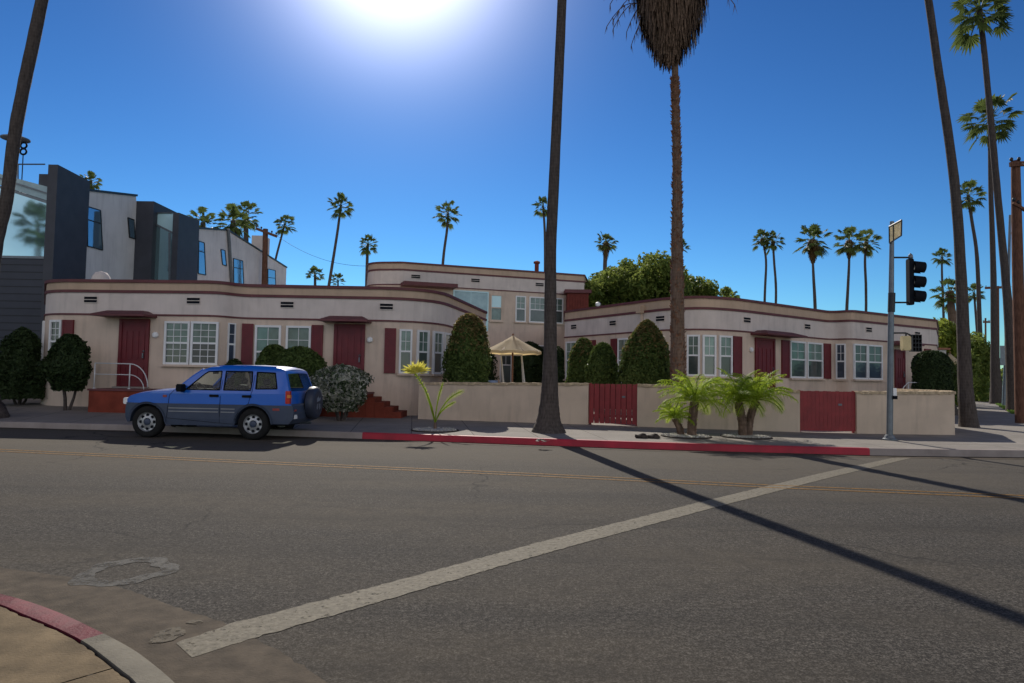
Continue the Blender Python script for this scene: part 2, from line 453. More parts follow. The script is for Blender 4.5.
# centre line: two yellow stripes
def stripe(name, pairs, m, z=.005, jag=0):
    bm = new(); prev = None; E = [(G(*u, z), G(*l, z)) for u, l in pairs]; Q = []
    for (A0, B0), (A1, B1) in zip(E, E[1:]):
        n = max(1, int((A1-A0).length/.05)) if jag else 1
        for k in range(n):
            j = lambda: (A0-B0).normalized()*rnd.uniform(-jag, jag)
            Q.append((A0.lerp(A1, k/n)+j(), B0.lerp(B1, k/n)+j()))
    Q.append(E[-1])
    for A, B in Q:
        cur = (bm.verts.new(A), bm.verts.new(B))
        if prev: bm.faces.new((prev[0], prev[1], cur[1], cur[0]))
        prev = cur
    for f in bm.faces:
        f.normal_update()
        if f.normal.z < 0: f.normal_flip()
    return struct(name, bm, m)
yl = [G(250, 462.2), G(540, 475.2), G(767, 486.4), G(1012, 496.6)]
yd = (yl[0]-yl[2]).normalized(); ye = (yl[3]-yl[2]).normalized()
yl = [yl[0]+yd*60]+yl+[yl[3]+ye*3]
yp = Path([(p.x, p.y) for p in yl])
for off in (-.13, .13):
    bm = new(); band_o, band_i = yp.offset(off+.035), yp.offset(off-.035)
    for i in range(len(band_o)-1):
        quad(bm, V((*band_i[i], .005)), V((*band_o[i], .005)), V((*band_o[i+1], .005)), V((*band_i[i+1], .005)))
    for f in bm.faces:
        f.normal_update()
        if f.normal.z < 0: f.normal_flip()
    struct('centre_line', bm, 'line_yellow')
stripe('crosswalk_line', [((176, 643), (192, 657.5)), ((229, 624), (258, 636.5)), ((350, 593), (352, 609.6)), ((540, 541.8), (541, 554.4)),
                          ((700, 502), (701, 511)), ((820, 473.3), (822, 479.5)), ((892, 457.9), (911, 458.0))], 'line_white', .004, .012)
# near corner apron, kerb and sidewalk
ap_out = [(-90, 560), (-40, 562.5), (0, 567.3), (41, 573), (92, 581), (137, 593), (171, 605), (198, 614.5), (226, 623.7), (253, 637.4), (290.5, 658), (328, 683), (380, 722), (430, 770)]
k_out = [(-90, 580), (-40, 584), (0, 592), (34, 601), (68, 613.5), (106, 631.6), (137, 647.7), (160.6, 664.7), (181, 683), (215, 722), (238, 770)]
k_in = [(-90, 588), (-40, 594), (0, 605.6), (20.5, 614.5), (51, 627), (82, 642.5), (102.5, 658), (119.6, 671.6), (133, 683), (160, 720), (175, 770)]
def dense(P, k=6):
    out = []
    for i in range(len(P)-1):
        p0, p1, p2, p3 = P[max(i-1, 0)], P[i], P[i+1], P[min(i+2, len(P)-1)]
        for j in range(k):
            t = j/k
            out.append(.5*((2*p1)+(-p0+p2)*t+(2*p0-5*p1+4*p2-p3)*t*t+(-p0+3*p1-3*p2+p3)*t**3))
    return out+[P[-1]]
def resamp(P, n):
    q = Path([(p.x, p.y) for p in P]); return [q.at(q.c[-1]*i/n)[0] for i in range(n+1)]
NH = .13
ao = [p+V((rnd.uniform(-.012, .012), rnd.uniform(-.012, .012), 0)) for p in dense([G(*p, .002) for p in ap_out])]
ko = dense([G(*p, NH) for p in k_out]); ki = dense([G(*p, NH) for p in k_in])
ko_r, ki_r = resamp(ko, 90), resamp(ki, 90)
bm = new(); sheet(bm, [(p.x, p.y) for p in ao]+[(p.x, p.y) for p in reversed(ko)], .002)
struct('gutter_apron', bm, 'apron')
split = min(range(91), key=lambda i: (ko_r[i]-V(G(106, 631.6, NH).xy)).length)
def near_kerb(name, i0, i1, m):
    bm = new(); prof = []
    rws = []
    for i in range(i0, i1+1):
        o, n_ = ko_r[i], ki_r[i]
        rws.append([bm.verts.new((*o, -.02)), bm.verts.new((*o.lerp(n_, .04), NH*.85)), bm.verts.new((*o.lerp(n_, .14), NH)),
                    bm.verts.new((*o.lerp(n_, .94), NH+.003)), bm.verts.new((*n_, NH-.04))])
    for a, b in zip(rws, rws[1:]):
        for k in range(4): bm.faces.new((a[k], b[k], b[k+1], a[k+1]))
    bmesh.ops.recalc_face_normals(bm, faces=bm.faces)
    for f in bm.faces:
        f.normal_update()
    if sum(f.normal.z for f in bm.faces) < 0: bmesh.ops.reverse_faces(bm, faces=bm.faces)
    return struct(name, bm, m, smooth=50)
M['kerb_red_near'] = mat('chipped red kerb paint', (.115, .011, .020), .35, 9, .7, bmp=.6, bscale=50, streak=.5)
M['kerb_near'] = mat('near kerb concrete', (.15, .135, .105), .28, 7, .85, bmp=.6, bscale=60, streak=.4)
near_kerb('red_kerb', 0, split, 'kerb_red_near'); near_kerb('kerb', split, 90, 'kerb_near')
sw = [ki_r[i]+(ki_r[i]-ko_r[i]).normalized()*.012+V((rnd.uniform(-.006, .006), rnd.uniform(-.006, .006))) for i in range(91)]
# sidewalk slabs split by a joint
jA, jB = G(116, 669, NH), G(68, 683, NH); jd = (jB-jA).normalized().xy
ji = min(range(91), key=lambda i: (sw[i]-jA.xy).length)
back = [V((-30, -4)), V((-30, sw[0].y))]
far = sw[ji]+jd*9
bm = new(); off_ = V((-jd.y, jd.x))*.006
if off_.y < 0: off_ = -off_
sheet(bm, [p for p in sw[:ji]]+[sw[ji]+off_, far+off_, V((-30, far.y)), V((-30, sw[0].y))], NH+.001)
sheet(bm, [sw[ji]-off_, *sw[ji+1:], V((sw[-1].x, -4)), V((-30, -4)), V((-30, far.y-.02)), far-off_], NH+.001)
struct('near_sidewalk', bm, 'near_sidewalk')
bm = new(); sheet(bm, [*[p for p in ki_r], V((ki_r[-1].x, -4)), V((-30, -4)), V((-30, ki_r[0].y))], .07)
struct('joint_bed', bm, 'debris')
# patch marks in the asphalt
def blob(name, c, rx, ry, m, z, hole=0, rot=0, seed=1, n=60):
    r_ = random.Random(seed); ph = [r_.uniform(0, 6.28) for _ in range(6)]
    def rad(t): return 1+.05*math.sin(3*t+ph[0])+.06*math.sin(5*t+ph[1])+.04*math.sin(9*t+ph[2])+r_.uniform(-.025, .025)
    bm = new(); o, i_ = [], []
    for k in range(n):
        t = 2*math.pi*k/n; q = rad(t)
        for lst, f in ((o, 1), (i_, hole*(1+.08*math.sin(4*t+ph[3])))):
            x, y = rx*math.cos(t)*q*f, ry*math.sin(t)*q*f
            lst.append((c.x+x*math.cos(rot)-y*math.sin(rot), c.y+x*math.sin(rot)+y*math.cos(rot)))
    if hole:
        O = [bm.verts.new((*p, z)) for p in o]; I = [bm.verts.new((*p, z)) for p in i_]
        for k in range(n): bm.faces.new((O[k], O[(k+1) % n], I[(k+1) % n], I[k]))
        for f in bm.faces:
            f.normal_update()
            if f.normal.z < 0: f.normal_flip()
    else: sheet(bm, o, z)
    return struct(name, bm, m)
M['ring'] = paint('cement smear', (.10, .095, .085), alpha=(.33, .52, 7))
M['patch_d'] = mat('dark asphalt patch', (.062, .058, .052), .3, 12, .9, bmp=.6, bscale=70)
M['patch_l'] = paint('pale worn patch', (.135, .112, .078), alpha=(.36, .5, 16))
c = G(127, 571.5); e1 = (G(174, 571.5)-c).length; e2 = (G(127, 558.5)-c).length
blob('road_patch', c, e1*.97, e2*.95, 'ring', .004, hole=.60, seed=4)
c = G(168, 634, .01); blob('road_patch', c, .085, .13, 'patch_l', .006, seed=8)
c = G(195, 621, .01); blob('road_patch', c, .05, .035, 'patch_l', .006, seed=9)
blob('road_patch', G(178, 650), .3, .12, 'apron', .0165, seed=12) if False else None

# ------------------------------------------------------------------ bungalow court wings
def h3(p, z): return V((p.x, p.y, z))
def rect_on(path, s0, s1):
    a, _ = path.at(s0); b, _ = path.at(s1); T = (b-a); w = T.length; T = T/w; N = V((T.y, -T.x))
    a = a+N*max(0, max((path.at(s0+(s1-s0)*k/8)[0]-a).dot(N) for k in range(9)))
    return a, V((T.x, T.y, 0)), V((N.x, N.y, 0)), w
def window(parent, path, px0, px1, z0, z1, cols=2, rows=2, meet=.5, frame='white', up='pane_upper', lo='pane_lower', s=None, lower_grid=False, sill=True):
    s0, s1 = s if s else (path.hit(px0), path.hit(px1))
    a, T, N, w = rect_on(path, s0, s1); A = V((a.x, a.y, 0)); Z = V((0, 0, 1)); h = z1-z0
    def at(u, v, d): return A+T*u+Z*(z0+v)+N*d
    bm = new(); fw = min(.07, w*.14)
    def bar(u0, u1, v0, v1, d0, d1): box(bm, at((u0+u1)/2, (v0+v1)/2, (d0+d1)/2), (u1-u0, d1-d0, v1-v0), X=T)
    bar(0, fw, 0, h, -.02, .06); bar(w-fw, w, 0, h, -.02, .06)
    bar(fw, w-fw, h-fw, h, -.02, .058); bar(fw, w-fw, 0, fw, -.02, .058)
    zm = h*meet; bar(fw, w-fw, zm-.03, zm+.03, -.02, .05)
    for k in range(1, cols):
        u = fw+(w-2*fw)*k/cols; bar(u-.009, u+.009, zm+.03, h-fw, -.01, .034)
        if lower_grid: bar(u-.009, u+.009, fw, zm-.03, -.01, .030)
    for k in range(1, rows):
        v = zm+(h-fw-zm)*k/rows; bar(fw, w-fw, v-.009, v+.009, -.01, .032)
        if lower_grid:
            v = fw+(zm-fw)*k/rows; bar(fw, w-fw, v-.009, v+.009, -.01, .028)
    fr = link_mesh('window', bm, frame, parent)
    bm = new(); quad(bm, at(fw*.8, zm, .018), at(w-fw*.8, zm, .018), at(w-fw*.8, h-fw*.8, .018), at(fw*.8, h-fw*.8, .018))
    link_mesh('pane', bm, up, fr)
    bm = new(); quad(bm, at(fw*.8, fw*.8, .014), at(w-fw*.8, fw*.8, .014), at(w-fw*.8, zm, .014), at(fw*.8, zm, .014))
    link_mesh('pane', bm, lo, fr)
    if sill:
        bm = new(); box(bm, at(w/2, -.035, .05), (w+.12, .16, .07), X=T); link_mesh('sill', bm, 'stucco', fr)
    return fr
def shutter(parent, path, px0, px1, z0, z1, m='maroon'):
    a, T, N, w = rect_on(path, path.hit(px0), path.hit(px1)); A = V((a.x, a.y, 0)); Z = V((0, 0, 1)); h = z1-z0
    bm = new(); box(bm, A+T*w/2+Z*(z0+h/2)+N*.02, (w, .05, h), X=T)
    n = int(h/.075)
    for k in range(n): box(bm, A+T*w/2+Z*(z0+.06+(h-.12)*k/(n-1))+N*.05, (w-.09, .02, .035), X=T)
    for u in (.03, w-.03): box(bm, A+T*u+Z*(z0+h/2)+N*.052, (.055, .026, h), X=T)
    link_mesh('shutter', bm, m, parent)
def door(parent, path, px0, px1, z0, z1, m='maroon'):
    a, T, N, w = rect_on(path, path.hit(px0), path.hit(px1)); A = V((a.x, a.y, 0)); Z = V((0, 0, 1)); h = z1-z0
    bm = new(); box(bm, A+T*w/2+Z*(z0+h/2)+N*.0, (w, .07, h), X=T)
    for u in (.05, w-.05): box(bm, A+T*u+Z*(z0+h/2)+N*.045, (.10, .05, h+.06), X=T)
    box(bm, A+T*w/2+Z*(z1-.02)+N*.046, (w-.2, .05, .09), X=T)
    for k in range(4):
        u = .10+(w-.2)*(k+.5)/4; box(bm, A+T*u+Z*(z0+h*.62)+N*.038, (.12, .03, h*.42), X=T); box(bm, A+T*u+Z*(z0+h*.2)+N*.038, (.12, .03, h*.2), X=T)
    d = link_mesh('door', bm, m, parent)
    bm = new(); box(bm, A+T*(w-.16)+Z*(z0+1.0)+N*.08, (.035, .05, .16), X=T); lathe(bm, [(.03, 0), (.034, .03), (.01, .05)], A+T*(w-.16)+Z*(z0+1.14)+N*.04, N, 8)
    link_mesh('handle', bm, 'grey_metal', d)
    bm = new(); box(bm, A+T*(w/2)+Z*(z0-.04)+N*.1, (w+.1, .26, .07), X=T); link_mesh('threshold', bm, 'concrete', d)
def awning(parent, path, px0, px1, z, depth=.75, m='maroon_trim'):
    a, T, N, w = rect_on(path, path.hit(px0), path.hit(px1)); A = V((a.x, a.y, 0)); Z = V((0, 0, 1))
    bm = new(); P = lambda u, d, zz: bm.verts.new(A+T*u+N*d+Z*zz)
    i = w*.16
    b = [P(0, 0, z), P(w, 0, z), P(w, depth, z), P(0, depth, z)]; t = [P(0, 0, z+.06), P(w, 0, z+.06), P(w, depth, z+.06), P(0, depth, z+.06)]
    r = [P(i, 0, z+.2), P(w-i, 0, z+.2), P(w-i, depth*.45, z+.2), P(i, depth*.45, z+.2)]
    bm.faces.new(b[::-1])
    for q0, q1 in ((b, t), (t, r)):
        for k in range(4): bm.faces.new((q0[k], q0[(k+1) % 4], q1[(k+1) % 4], q1[k]))
    bm.faces.new(r); bmesh.ops.recalc_face_normals(bm, faces=bm.faces)
    link_mesh('awning', bm, m, parent)
def vent(parent, path, px, z, w=.42):
    s = path.hit(px); a, T, N, _ = rect_on(path, s-w/2, s+w/2); A = V((a.x, a.y, 0)); Z = V((0, 0, 1))
    bm = new(); box(bm, A+T*w/2+Z*z+N*.012, (w+.03, .03, .23), X=T, mi=1)
    for k in range(2): box(bm, A+T*w/2+Z*(z-.052+.104*k)+N*.03, (w, .02, .075), X=T, mi=0)
    link_mesh('vent', bm, ['black', 'white_band'], parent)
def plate(parent, path, px, z, m='white', w=.22, h=.22):
    s = path.hit(px); a, T, N, _ = rect_on(path, s-w/2, s+w/2)
    bm = new(); c = V((a.x, a.y, z))+T*w/2+N*.03
    lathe(bm, [(0, -.02), (w*.45, -.02), (w*.45, .03), (w*.3, .07), (0, .08)], c, N, 12)
    link_mesh('porch_light', bm, m, parent)
def shell(root, pts, back, z0, zs2, zs1, zcap, capd=.05):
    path = Path(pts); foot = list(pts)+[V(b) for b in back]
    bm = new(); poly_prism(bm, foot, z0, zs2); link_mesh('wall', bm, 'stucco', root)
    bm = new(); poly_prism(bm, foot, zs2, zs1); link_mesh('frieze', bm, 'white_band', root)
    bm = new(); poly_prism(bm, foot, zs1, zcap-.02); link_mesh('parapet', bm, ['tan_band'], root)
    bm = new(); band(bm, path, zs2-.035, zs2+.02, .035); link_mesh('string_course', bm, 'maroon_trim', root)
    bm = new(); band(bm, path, zs1-.05, zs1+.04, .045); link_mesh('string_course', bm, 'maroon_trim', root)
    loop = Path(list(pts)+[V(b) for b in back]+[pts[0]])
    bm = new(); band(bm, loop, zcap-.095, zcap, .06, inner=-.22); link_mesh('coping', bm, 'maroon_trim', root)
    bm = new(); poly_prism(bm, foot, zcap-.0198, zcap-.012) ; link_mesh('roof', bm, 'roof', root)
    return path
def PX(px, Y): return (ray(px, 345).x/ray(px, 345).y*Y, Y)

# --- left wing
lw = thing('bungalow', 'long cream stucco bungalow wing with maroon shutters and two maroon doors behind the blue car', 'house', (-9, 24, .3), 'single storey wings of the bungalow court')
lp = round_path([(*PX(43.5, 31),), (*PX(43.5, 22.75), .9), (*PX(216, 22.4), .9), (*PX(240, 23.2), .7), (*PX(432.5, 23.25), 1.9), (*PX(485.5, 31.7),)], 8)
LP = shell(lw, lp, [(-3, 34), (-14, 34)], 0.05, 3.37, 4.12, 4.50)
for px in (89, 192, 286, 385.5): vent(lw, LP, px, 3.84)
def wz(py, px, path):
    a, _ = path.at(path.hit(px)); return D(px, py, a.y).z
zt, zb_ = 3.17, 1.78
window(lw, LP, 164.5, 190, zb_, zt, 3, 3, .50, lower_grid=True); window(lw, LP, 191.5, 219, zb_, zt, 3, 3, .50, lower_grid=True)
window(lw, LP, 50.5, 62, zb_-.02, zt, 2, 3, up='pane_lower')
window(lw, LP, 0, 0, zb_-.02, zt, 1, 2, s=(LP.hit(44)-.55 if LP.hit(44) else 8.6, (LP.hit(44) or 9.2)-.02))
shutter(lw, LP, 62.5, 73.5, 2.0, zt)
door(lw, LP, 119.5, 149.5, 1.05, 3.2); awning(lw, LP, 104, 156, 3.27)
plate(lw, LP, 155.5, 2.72)
window(lw, LP, 227, 234.5, zb_, zt, 1, 2, up='pane_blue', lo='pane_blue')
shutter(lw, LP, 241.5, 253, 1.7, 3.18)
window(lw, LP, 255, 281, 1.62, 3.14, 2, 2, .42); window(lw, LP, 286, 311, 1.62, 3.14, 2, 2, .42)
shutter(lw, LP, 311.5, 323, 1.7, 3.18)
door(lw, LP, 334, 365, 1.05, 3.2); awning(lw, LP, 324, 371, 3.27); plate(lw, LP, 370, 2.72)
shutter(lw, LP, 384.5, 396, 1.62, 3.12)
window(lw, LP, 399, 411.8, 1.62, 3.1, 2, 2); window(lw, LP, 416.3, 428.3, 1.62, 3.1, 2, 2)
window(lw, LP, 432, 441.5, 1.62, 3.1, 2, 2); window(lw, LP, 443.5, 450, 1.62, 3.1, 1, 2)
for px in (463, 477): vent(lw, LP, px, 3.84, .5)
window(lw, LP, 466, 471, 1.7, 3.1, 1, 2)
bm = new(); c = D(101, 279, 24.5); lathe(bm, [(.30, -.35), (.31, -.05), (.28, .12), (.18, .26), (0, .31)], (c.x, c.y, 4.72), n=20)
link_mesh('roof_vent', bm, 'white_band', lw, smooth=True)

# --- right wing
rw = thing('bungalow', 'cream stucco bungalow wing with bowed front behind the garden wall and red gates', 'house', (11, 30, .2), 'single storey wings of the bungalow court')
rp = round_path([(*PX(564.5, 33),), (*PX(650, 27.55), .8), (*PX(662, 26.9), 1.6), (*PX(700, 25.9), 2.6), (*PX(735, 26.5), 1.5), (*PX(830, 30.9), .8), (*PX(852, 30.2), .3), (*PX(936.5, 34.1), 0), (PX(936.5, 34.1)[0]+3.5, 34.1+5.6)], 8)
RP = shell(rw, rp, [(20, 50), (4, 50)], 0.05, 3.47, 4.26, 4.72)
for px in (574, 613, 660.5, 746.5, 807, 868.5, 917): vent(rw, RP, px, 3.92)
tz, bz = 3.26, 1.72
for a, b in ((687, 700), (702, 715.5), (718.5, 731.5)): window(rw, RP, a, b, bz, tz, 2, 2, .5)
shutter(rw, RP, 732.5, 741, bz, tz)
door(rw, RP, 754.5, 774, .95, 3.25); awning(rw, RP, 750.5, 790.5, 3.36); plate(rw, RP, 750.5, 2.78)
shutter(rw, RP, 781, 788.5, bz, tz)
window(rw, RP, 789.5, 805, bz, tz, 2, 2); window(rw, RP, 806.5, 822, bz, tz, 2, 2)
shutter(rw, RP, 823, 830, bz, tz)
window(rw, RP, 836, 846, bz, tz, 2, 2, lo='pane_blue', up='pane_blue')
window(rw, RP, 852.5, 866, bz, tz, 2, 2, lo='pane_blue', up='pane_lower'); window(rw, RP, 867, 881.5, bz, tz, 2, 2, lo='pane_blue', up='pane_lower')
door(rw, RP, 894, 904, .95, 3.1, 'maroon'); awning(rw, RP, 888, 908, 3.3)
shutter(rw, RP, 924, 930, 3.0, 3.25)
window(rw, RP, 566.5, 576.5, 1.5, 3.25, 2, 2); shutter(rw, RP, 590, 596, 1.6, 3.25); shutter(rw, RP, 611.5, 617.5, 1.6, 3.25)
window(rw, RP, 618.5, 631, 1.4, 3.25, 2, 2)
c = V((*PX(597.5, 33), 4.72)); bm = new(); tube(bm, [c, c+V((0, 0, .35))], .07, 8); lathe(bm, [(.11, .28), (.11, .4), (0, .46)], c, n=8); link_mesh('roof_pipe', bm, 'white', rw)
s = RP.hit(644.5); a, T, N, _ = rect_on(RP, s-.12, s+.12)
bm = new(); box(bm, V((a.x, a.y, 4.35))+N*.12, (.26, .26, .3), X=T); link_mesh('rain_hopper', bm, 'tan_band', rw)
bm = new(); box(bm, V((a.x, a.y, 3.2))+N*.06, (.09, .09, 2.2), X=T); link_mesh('downpipe', bm, 'stucco', rw)

# --- rear two storey building
bb = thing('apartment_building', 'two storey cream stucco building with rounded left corner at the back of the court', 'building', (-2, 42, .2))
bp = round_path([(*PX(365, 46),), (*PX(366, 39.6), 1.3), (*PX(400, 39.3), .2), (*PX(583.5, 43.1), 0), (PX(583.5, 43.1)[0]+2, 54)], 8)
BP = shell(bb, bp, [(-4, 56), (-9, 56)], 0.05, 6.66, 7.50, 7.95)
for px in (414, 474, 538.5): vent(bb, BP, px, 7.15, .5)
def wy(px, y0, y1, path=None):
    a, _ = (path or BP).at((path or BP).hit(px)); return D(px, y1, a.y).z, D(px, y0, a.y).z
z0, z1 = wy(520, 296, 322)
window(bb, BP, 514.7, 525, z0, z1, 2, 2, .5); window(bb, BP, 528.5, 545, z0, z1, 3, 2, .5); window(bb, BP, 546, 562.5, z0, z1, 3, 2, .5)
z0, z1 = wy(495, 294.5, 321)
window(bb, BP, 489.5, 501.5, z0, z1, 1, 1, .5, frame='stucco', up='pane_teal', lo='pane_upper')
z0, z1 = wy(470, 291, 320)
window(bb, BP, 452, 487.5, z0-.6, z1, 2, 1, .35, frame='pane_teal', up='pane_teal', lo='pane_teal', sill=False)
for a, b, y0, y1 in ((500, 512, 345, 385), (452, 480, 345, 385), (521, 552, 345, 380)):
    z0, z1 = wy((a+b)/2, y0, y1); window(bb, BP, a, b, max(.5, z0), z1, 2, 1, .5, up='pane_lower')
a, T, N, w = rect_on(BP, BP.hit(399), BP.hit(452)); z0, z1 = wy(425, 284.3, 288.2)
bm = new(); box(bm, V((a.x, a.y, (z0+z1)/2))+T*w/2+N*.5, (w, 1.1, .2), X=T); link_mesh('canopy', bm, 'maroon_trim', bb)
c = D(536.7, 270, 43); bm = new(); tube(bm, [c-V((0, 0, .6)), c+V((0, 0, .45))], .13, 8); lathe(bm, [(.2, .4), (.2, .52), (0, .6)], c, n=8)
link_mesh('chimney_pipe', bm, 'brick_red', bb)
# red wooden stair box at its right end
sb = thing('stair_enclosure', 'small dark red wooden balcony enclosure between the two storey building and the tree', 'balcony', (5, 42.5, .2))
bm = new(); c0, c1 = D(566.5, 309, 42.2), D(588, 294, 42.2)
box(bm, ((c0.x+c1.x)/2, 42.6, (5.0+c1.z)/2), (c1.x-c0.x, 1.6, c1.z-5.0)); link_mesh('enclosure', bm, 'red_wood', sb)
bm = new(); box(bm, ((c0.x+c1.x)/2, 42.6, c1.z+.1), (c1.x-c0.x+.3, 1.9, .2)); link_mesh('roof', bm, 'maroon_trim', sb)
bm = new()
for x in (c0.x+.1, c1.x-.1):
    for y in (42.0, 43.2): box(bm, (x, y, 2.6), (.14, .14, 4.8))
link_mesh('post', bm, 'red_wood', sb)
bm = new()
for k in range(int((c1.x-c0.x)/.16)): box(bm, (c0.x+.08+k*.16, 41.78, (5.0+c1.z)/2), (.12, .03, c1.z-5.1))
link_mesh('slat_panel', bm, 'red_wood', sb)

# --- steps, railings
def steps(label, x0, x1, Yf, Yb, ztop, zbase, dirn, n, run=.3, rx=None):
    t = thing('entry_steps', label, 'steps', ((x0+x1)/2, (Yf+Yb)/2, zbase), 'terracotta entry steps')
    bm = new(); box(bm, ((x0+x1)/2, (Yf+Yb)/2, (zbase-.2+ztop-.06)/2), (x1-x0, Yb-Yf, ztop-.06-zbase+.2))
    link_mesh('landing', bm, 'brick_red', t)
    bm = new(); box(bm, ((x0+x1)/2, (Yf+Yb)/2-.02, ztop-.03), (x1-x0+.06, Yb-Yf+.04, .055)); link_mesh('landing_slab', bm, 'maroon_trim', t)
    hh = (ztop-zbase)/(n+1)
    for k in range(n):
        zt_ = ztop-hh*(k+1); xa = x1+run*k+.002 if dirn > 0 else x0-run*(k+1)-.002
        bm = new(); box(bm, (xa+run/2, (Yf+Yb)/2, (zt_+zbase-.2)/2), (run-.004, Yb-Yf-.02, zt_-zbase+.2)); link_mesh('step', bm, 'brick_red', t)
    return t
Yf = 21.2
x0, x1 = PX(91, Yf)[0], PX(152, Yf)[0]
steps('terracotta red steps with white handrail under the left maroon door', x0, x1, Yf, 22.36, 1.0, .36, 1, 3)
rl = thing('handrail', 'white pipe handrail curving down on the steps at the left door', 'handrail', (x0, Yf+.1, 1.0), 'white pipe handrails')
def zz(py, px=115, Y=Yf+.08): return D(px, py, Y).z
bm = new(); y_ = Yf+.08; xa, xb, xc = PX(96, y_)[0], PX(131, y_)[0], PX(149.5, y_)[0]
tube(bm, [(xa, y_, 1.0), (xa, y_, zz(363.2))], .018, 6); tube(bm, [(xb, y_, .95), (xb, y_, zz(364))], .018, 6)
tube(bm, [(xa, y_, zz(363.4))]+[(xb+(xc-xb)*math.sin(t*math.pi/2), y_, zz(363.6)-(zz(363.6)-zz(387))*(1-math.cos(t*math.pi/2))) for t in [i/8 for i in range(9)]], .018, 6)
tube(bm, [(xa, y_, zz(374.4))]+[(xb+(xc-xb)*.8*math.sin(t*math.pi/2), y_, zz(374.6)-(zz(374.6)-zz(390))*(1-math.cos(t*math.pi/2))) for t in [i/8 for i in range(9)]], .015, 6)
link_mesh('pipe_rail', bm, 'railing', rl, smooth=True)
bm = new()
for x in (xa, xb): lathe(bm, [(.04, 0), (.04, .02), (.02, .03)], (x, y_, 1.0), n=8)
link_mesh('foot_plate', bm, 'railing', rl)
Yf2 = 21.9; x0, x1 = PX(319, Yf2)[0], PX(367, Yf2)[0]
steps('terracotta red steps under the second maroon door, partly hidden by the variegated shrub', x0, x1, Yf2, 23.16, 1.0, .27, 1, 4, .28)
# railing behind the right garden wall
pr = D(912, 386, 27.5)
rl = thing('handrail', 'small white curved pipe rail rising behind the right garden wall next to the rounded hedge', 'handrail', (pr.x, pr.y, .2), 'white pipe handrails')
bm = new(); xs_ = [PX(p, 27.5)[0] for p in (901, 908, 925)]; zt_ = D(912, 382.5, 27.5).z
tube(bm, [(xs_[0], 27.5, zt_-.5), (xs_[0]+.08, 27.5, zt_-.2), (xs_[1], 27.5, zt_), (xs_[2], 27.5, zt_), (xs_[2], 27.5, .2)], .022, 6)
tube(bm, [(xs_[1], 27.5, zt_), (xs_[1], 27.5, .2)], .02, 6); link_mesh('pipe_rail', bm, 'railing', rl, smooth=True)
bm = new()
for x in xs_[1:]: lathe(bm, [(.05, 0), (.05, .03), (.02, .04)], (x, 27.5, .21), n=8)
link_mesh('foot_plate', bm, 'railing', rl)

# --- garden walls and gates
wall_top = 1.24
def wpt(px, py): p = Gz(px, py); return p
W = [wpt(418, 419), wpt(588, 424.6), wpt(637, 426.6), wpt(800, 432.2), wpt(857, 433.6), wpt(955, 435)]
tops = [(418, 382), (588, 383), (637, 383.8), (800, 390), (857, 391.2), (955, 391.5)]
Z_ = [D(px, py, w.y).z for (px, py), w in zip(tops, W)]
def gwall(label, A, B, za, zb, ends=None):
    t = thing('garden_wall', label, 'wall', ((A+B)/2).xy.to_3d()+V((0, 0, .1)), 'low stucco garden walls')
    pts = [A.xy, B.xy]+(ends or [])
    zs = [za, zb]+[zb]*len(ends or [])
    for cap in (0, 1):
        bm = new(); P = Path(pts); o, i_ = P.offset(.04 if cap else 0), P.offset(-.26 if cap else -.22)
        if cap: # rough edge
            seg = 40; oo, ii, zz_ = [], [], []
            for k in range(len(pts)-1):
                for q in range(seg + (k == len(pts)-2)):
                    f = q/seg; oo.append(o[k].lerp(o[k+1], f)+V((rnd.uniform(-.012, .012), rnd.uniform(-.02, .02)))); ii.append(i_[k].lerp(i_[k+1], f)); zz_.append(zs[k]+(zs[k+1]-zs[k])*f+rnd.uniform(-.008, .008))
            lo = [z-.075+rnd.uniform(-.012, .012) for z in zz_]
        else: oo, ii, zz_ = o, i_, [z-.05 for z in zs]; lo = [0]*len(zs)
        n = len(oo); g = [[bm.verts.new((*oo[k], lo[k])) for k in range(n)], [bm.verts.new((*oo[k], zz_[k])) for k in range(n)], [bm.verts.new((*ii[k], zz_[k])) for k in range(n)], [bm.verts.new((*ii[k], lo[k])) for k in range(n)]]
        for k in range(n-1):
            for a in range(4): bm.faces.new((g[a][k], g[a][k+1], g[(a+1) % 4][k+1], g[(a+1) % 4][k]))
        bm.faces.new([g[j][0] for j in (3, 2, 1, 0)]); bm.faces.new([g[j][-1] for j in range(4)])
        bmesh.ops.recalc_face_normals(bm, faces=bm.faces)
        link_mesh('wall_cap' if cap else 'wall_body', bm, 'cap_stone' if cap else 'stucco_wall', t)
    return t
gwall('long low stucco garden wall left of the picket gate, behind the central palm trunk', W[0], W[1], Z_[0], Z_[1])
gwall('low stucco garden wall between the two red gates, behind the little date palms', W[2], W[3], Z_[2], Z_[3])
gwall('low stucco garden wall at the street corner, behind the signal pole', W[4], W[5], Z_[4], Z_[5], [W[5].xy+V((1.1, 2.0)), W[5].xy+V((1.6, 5.6))])
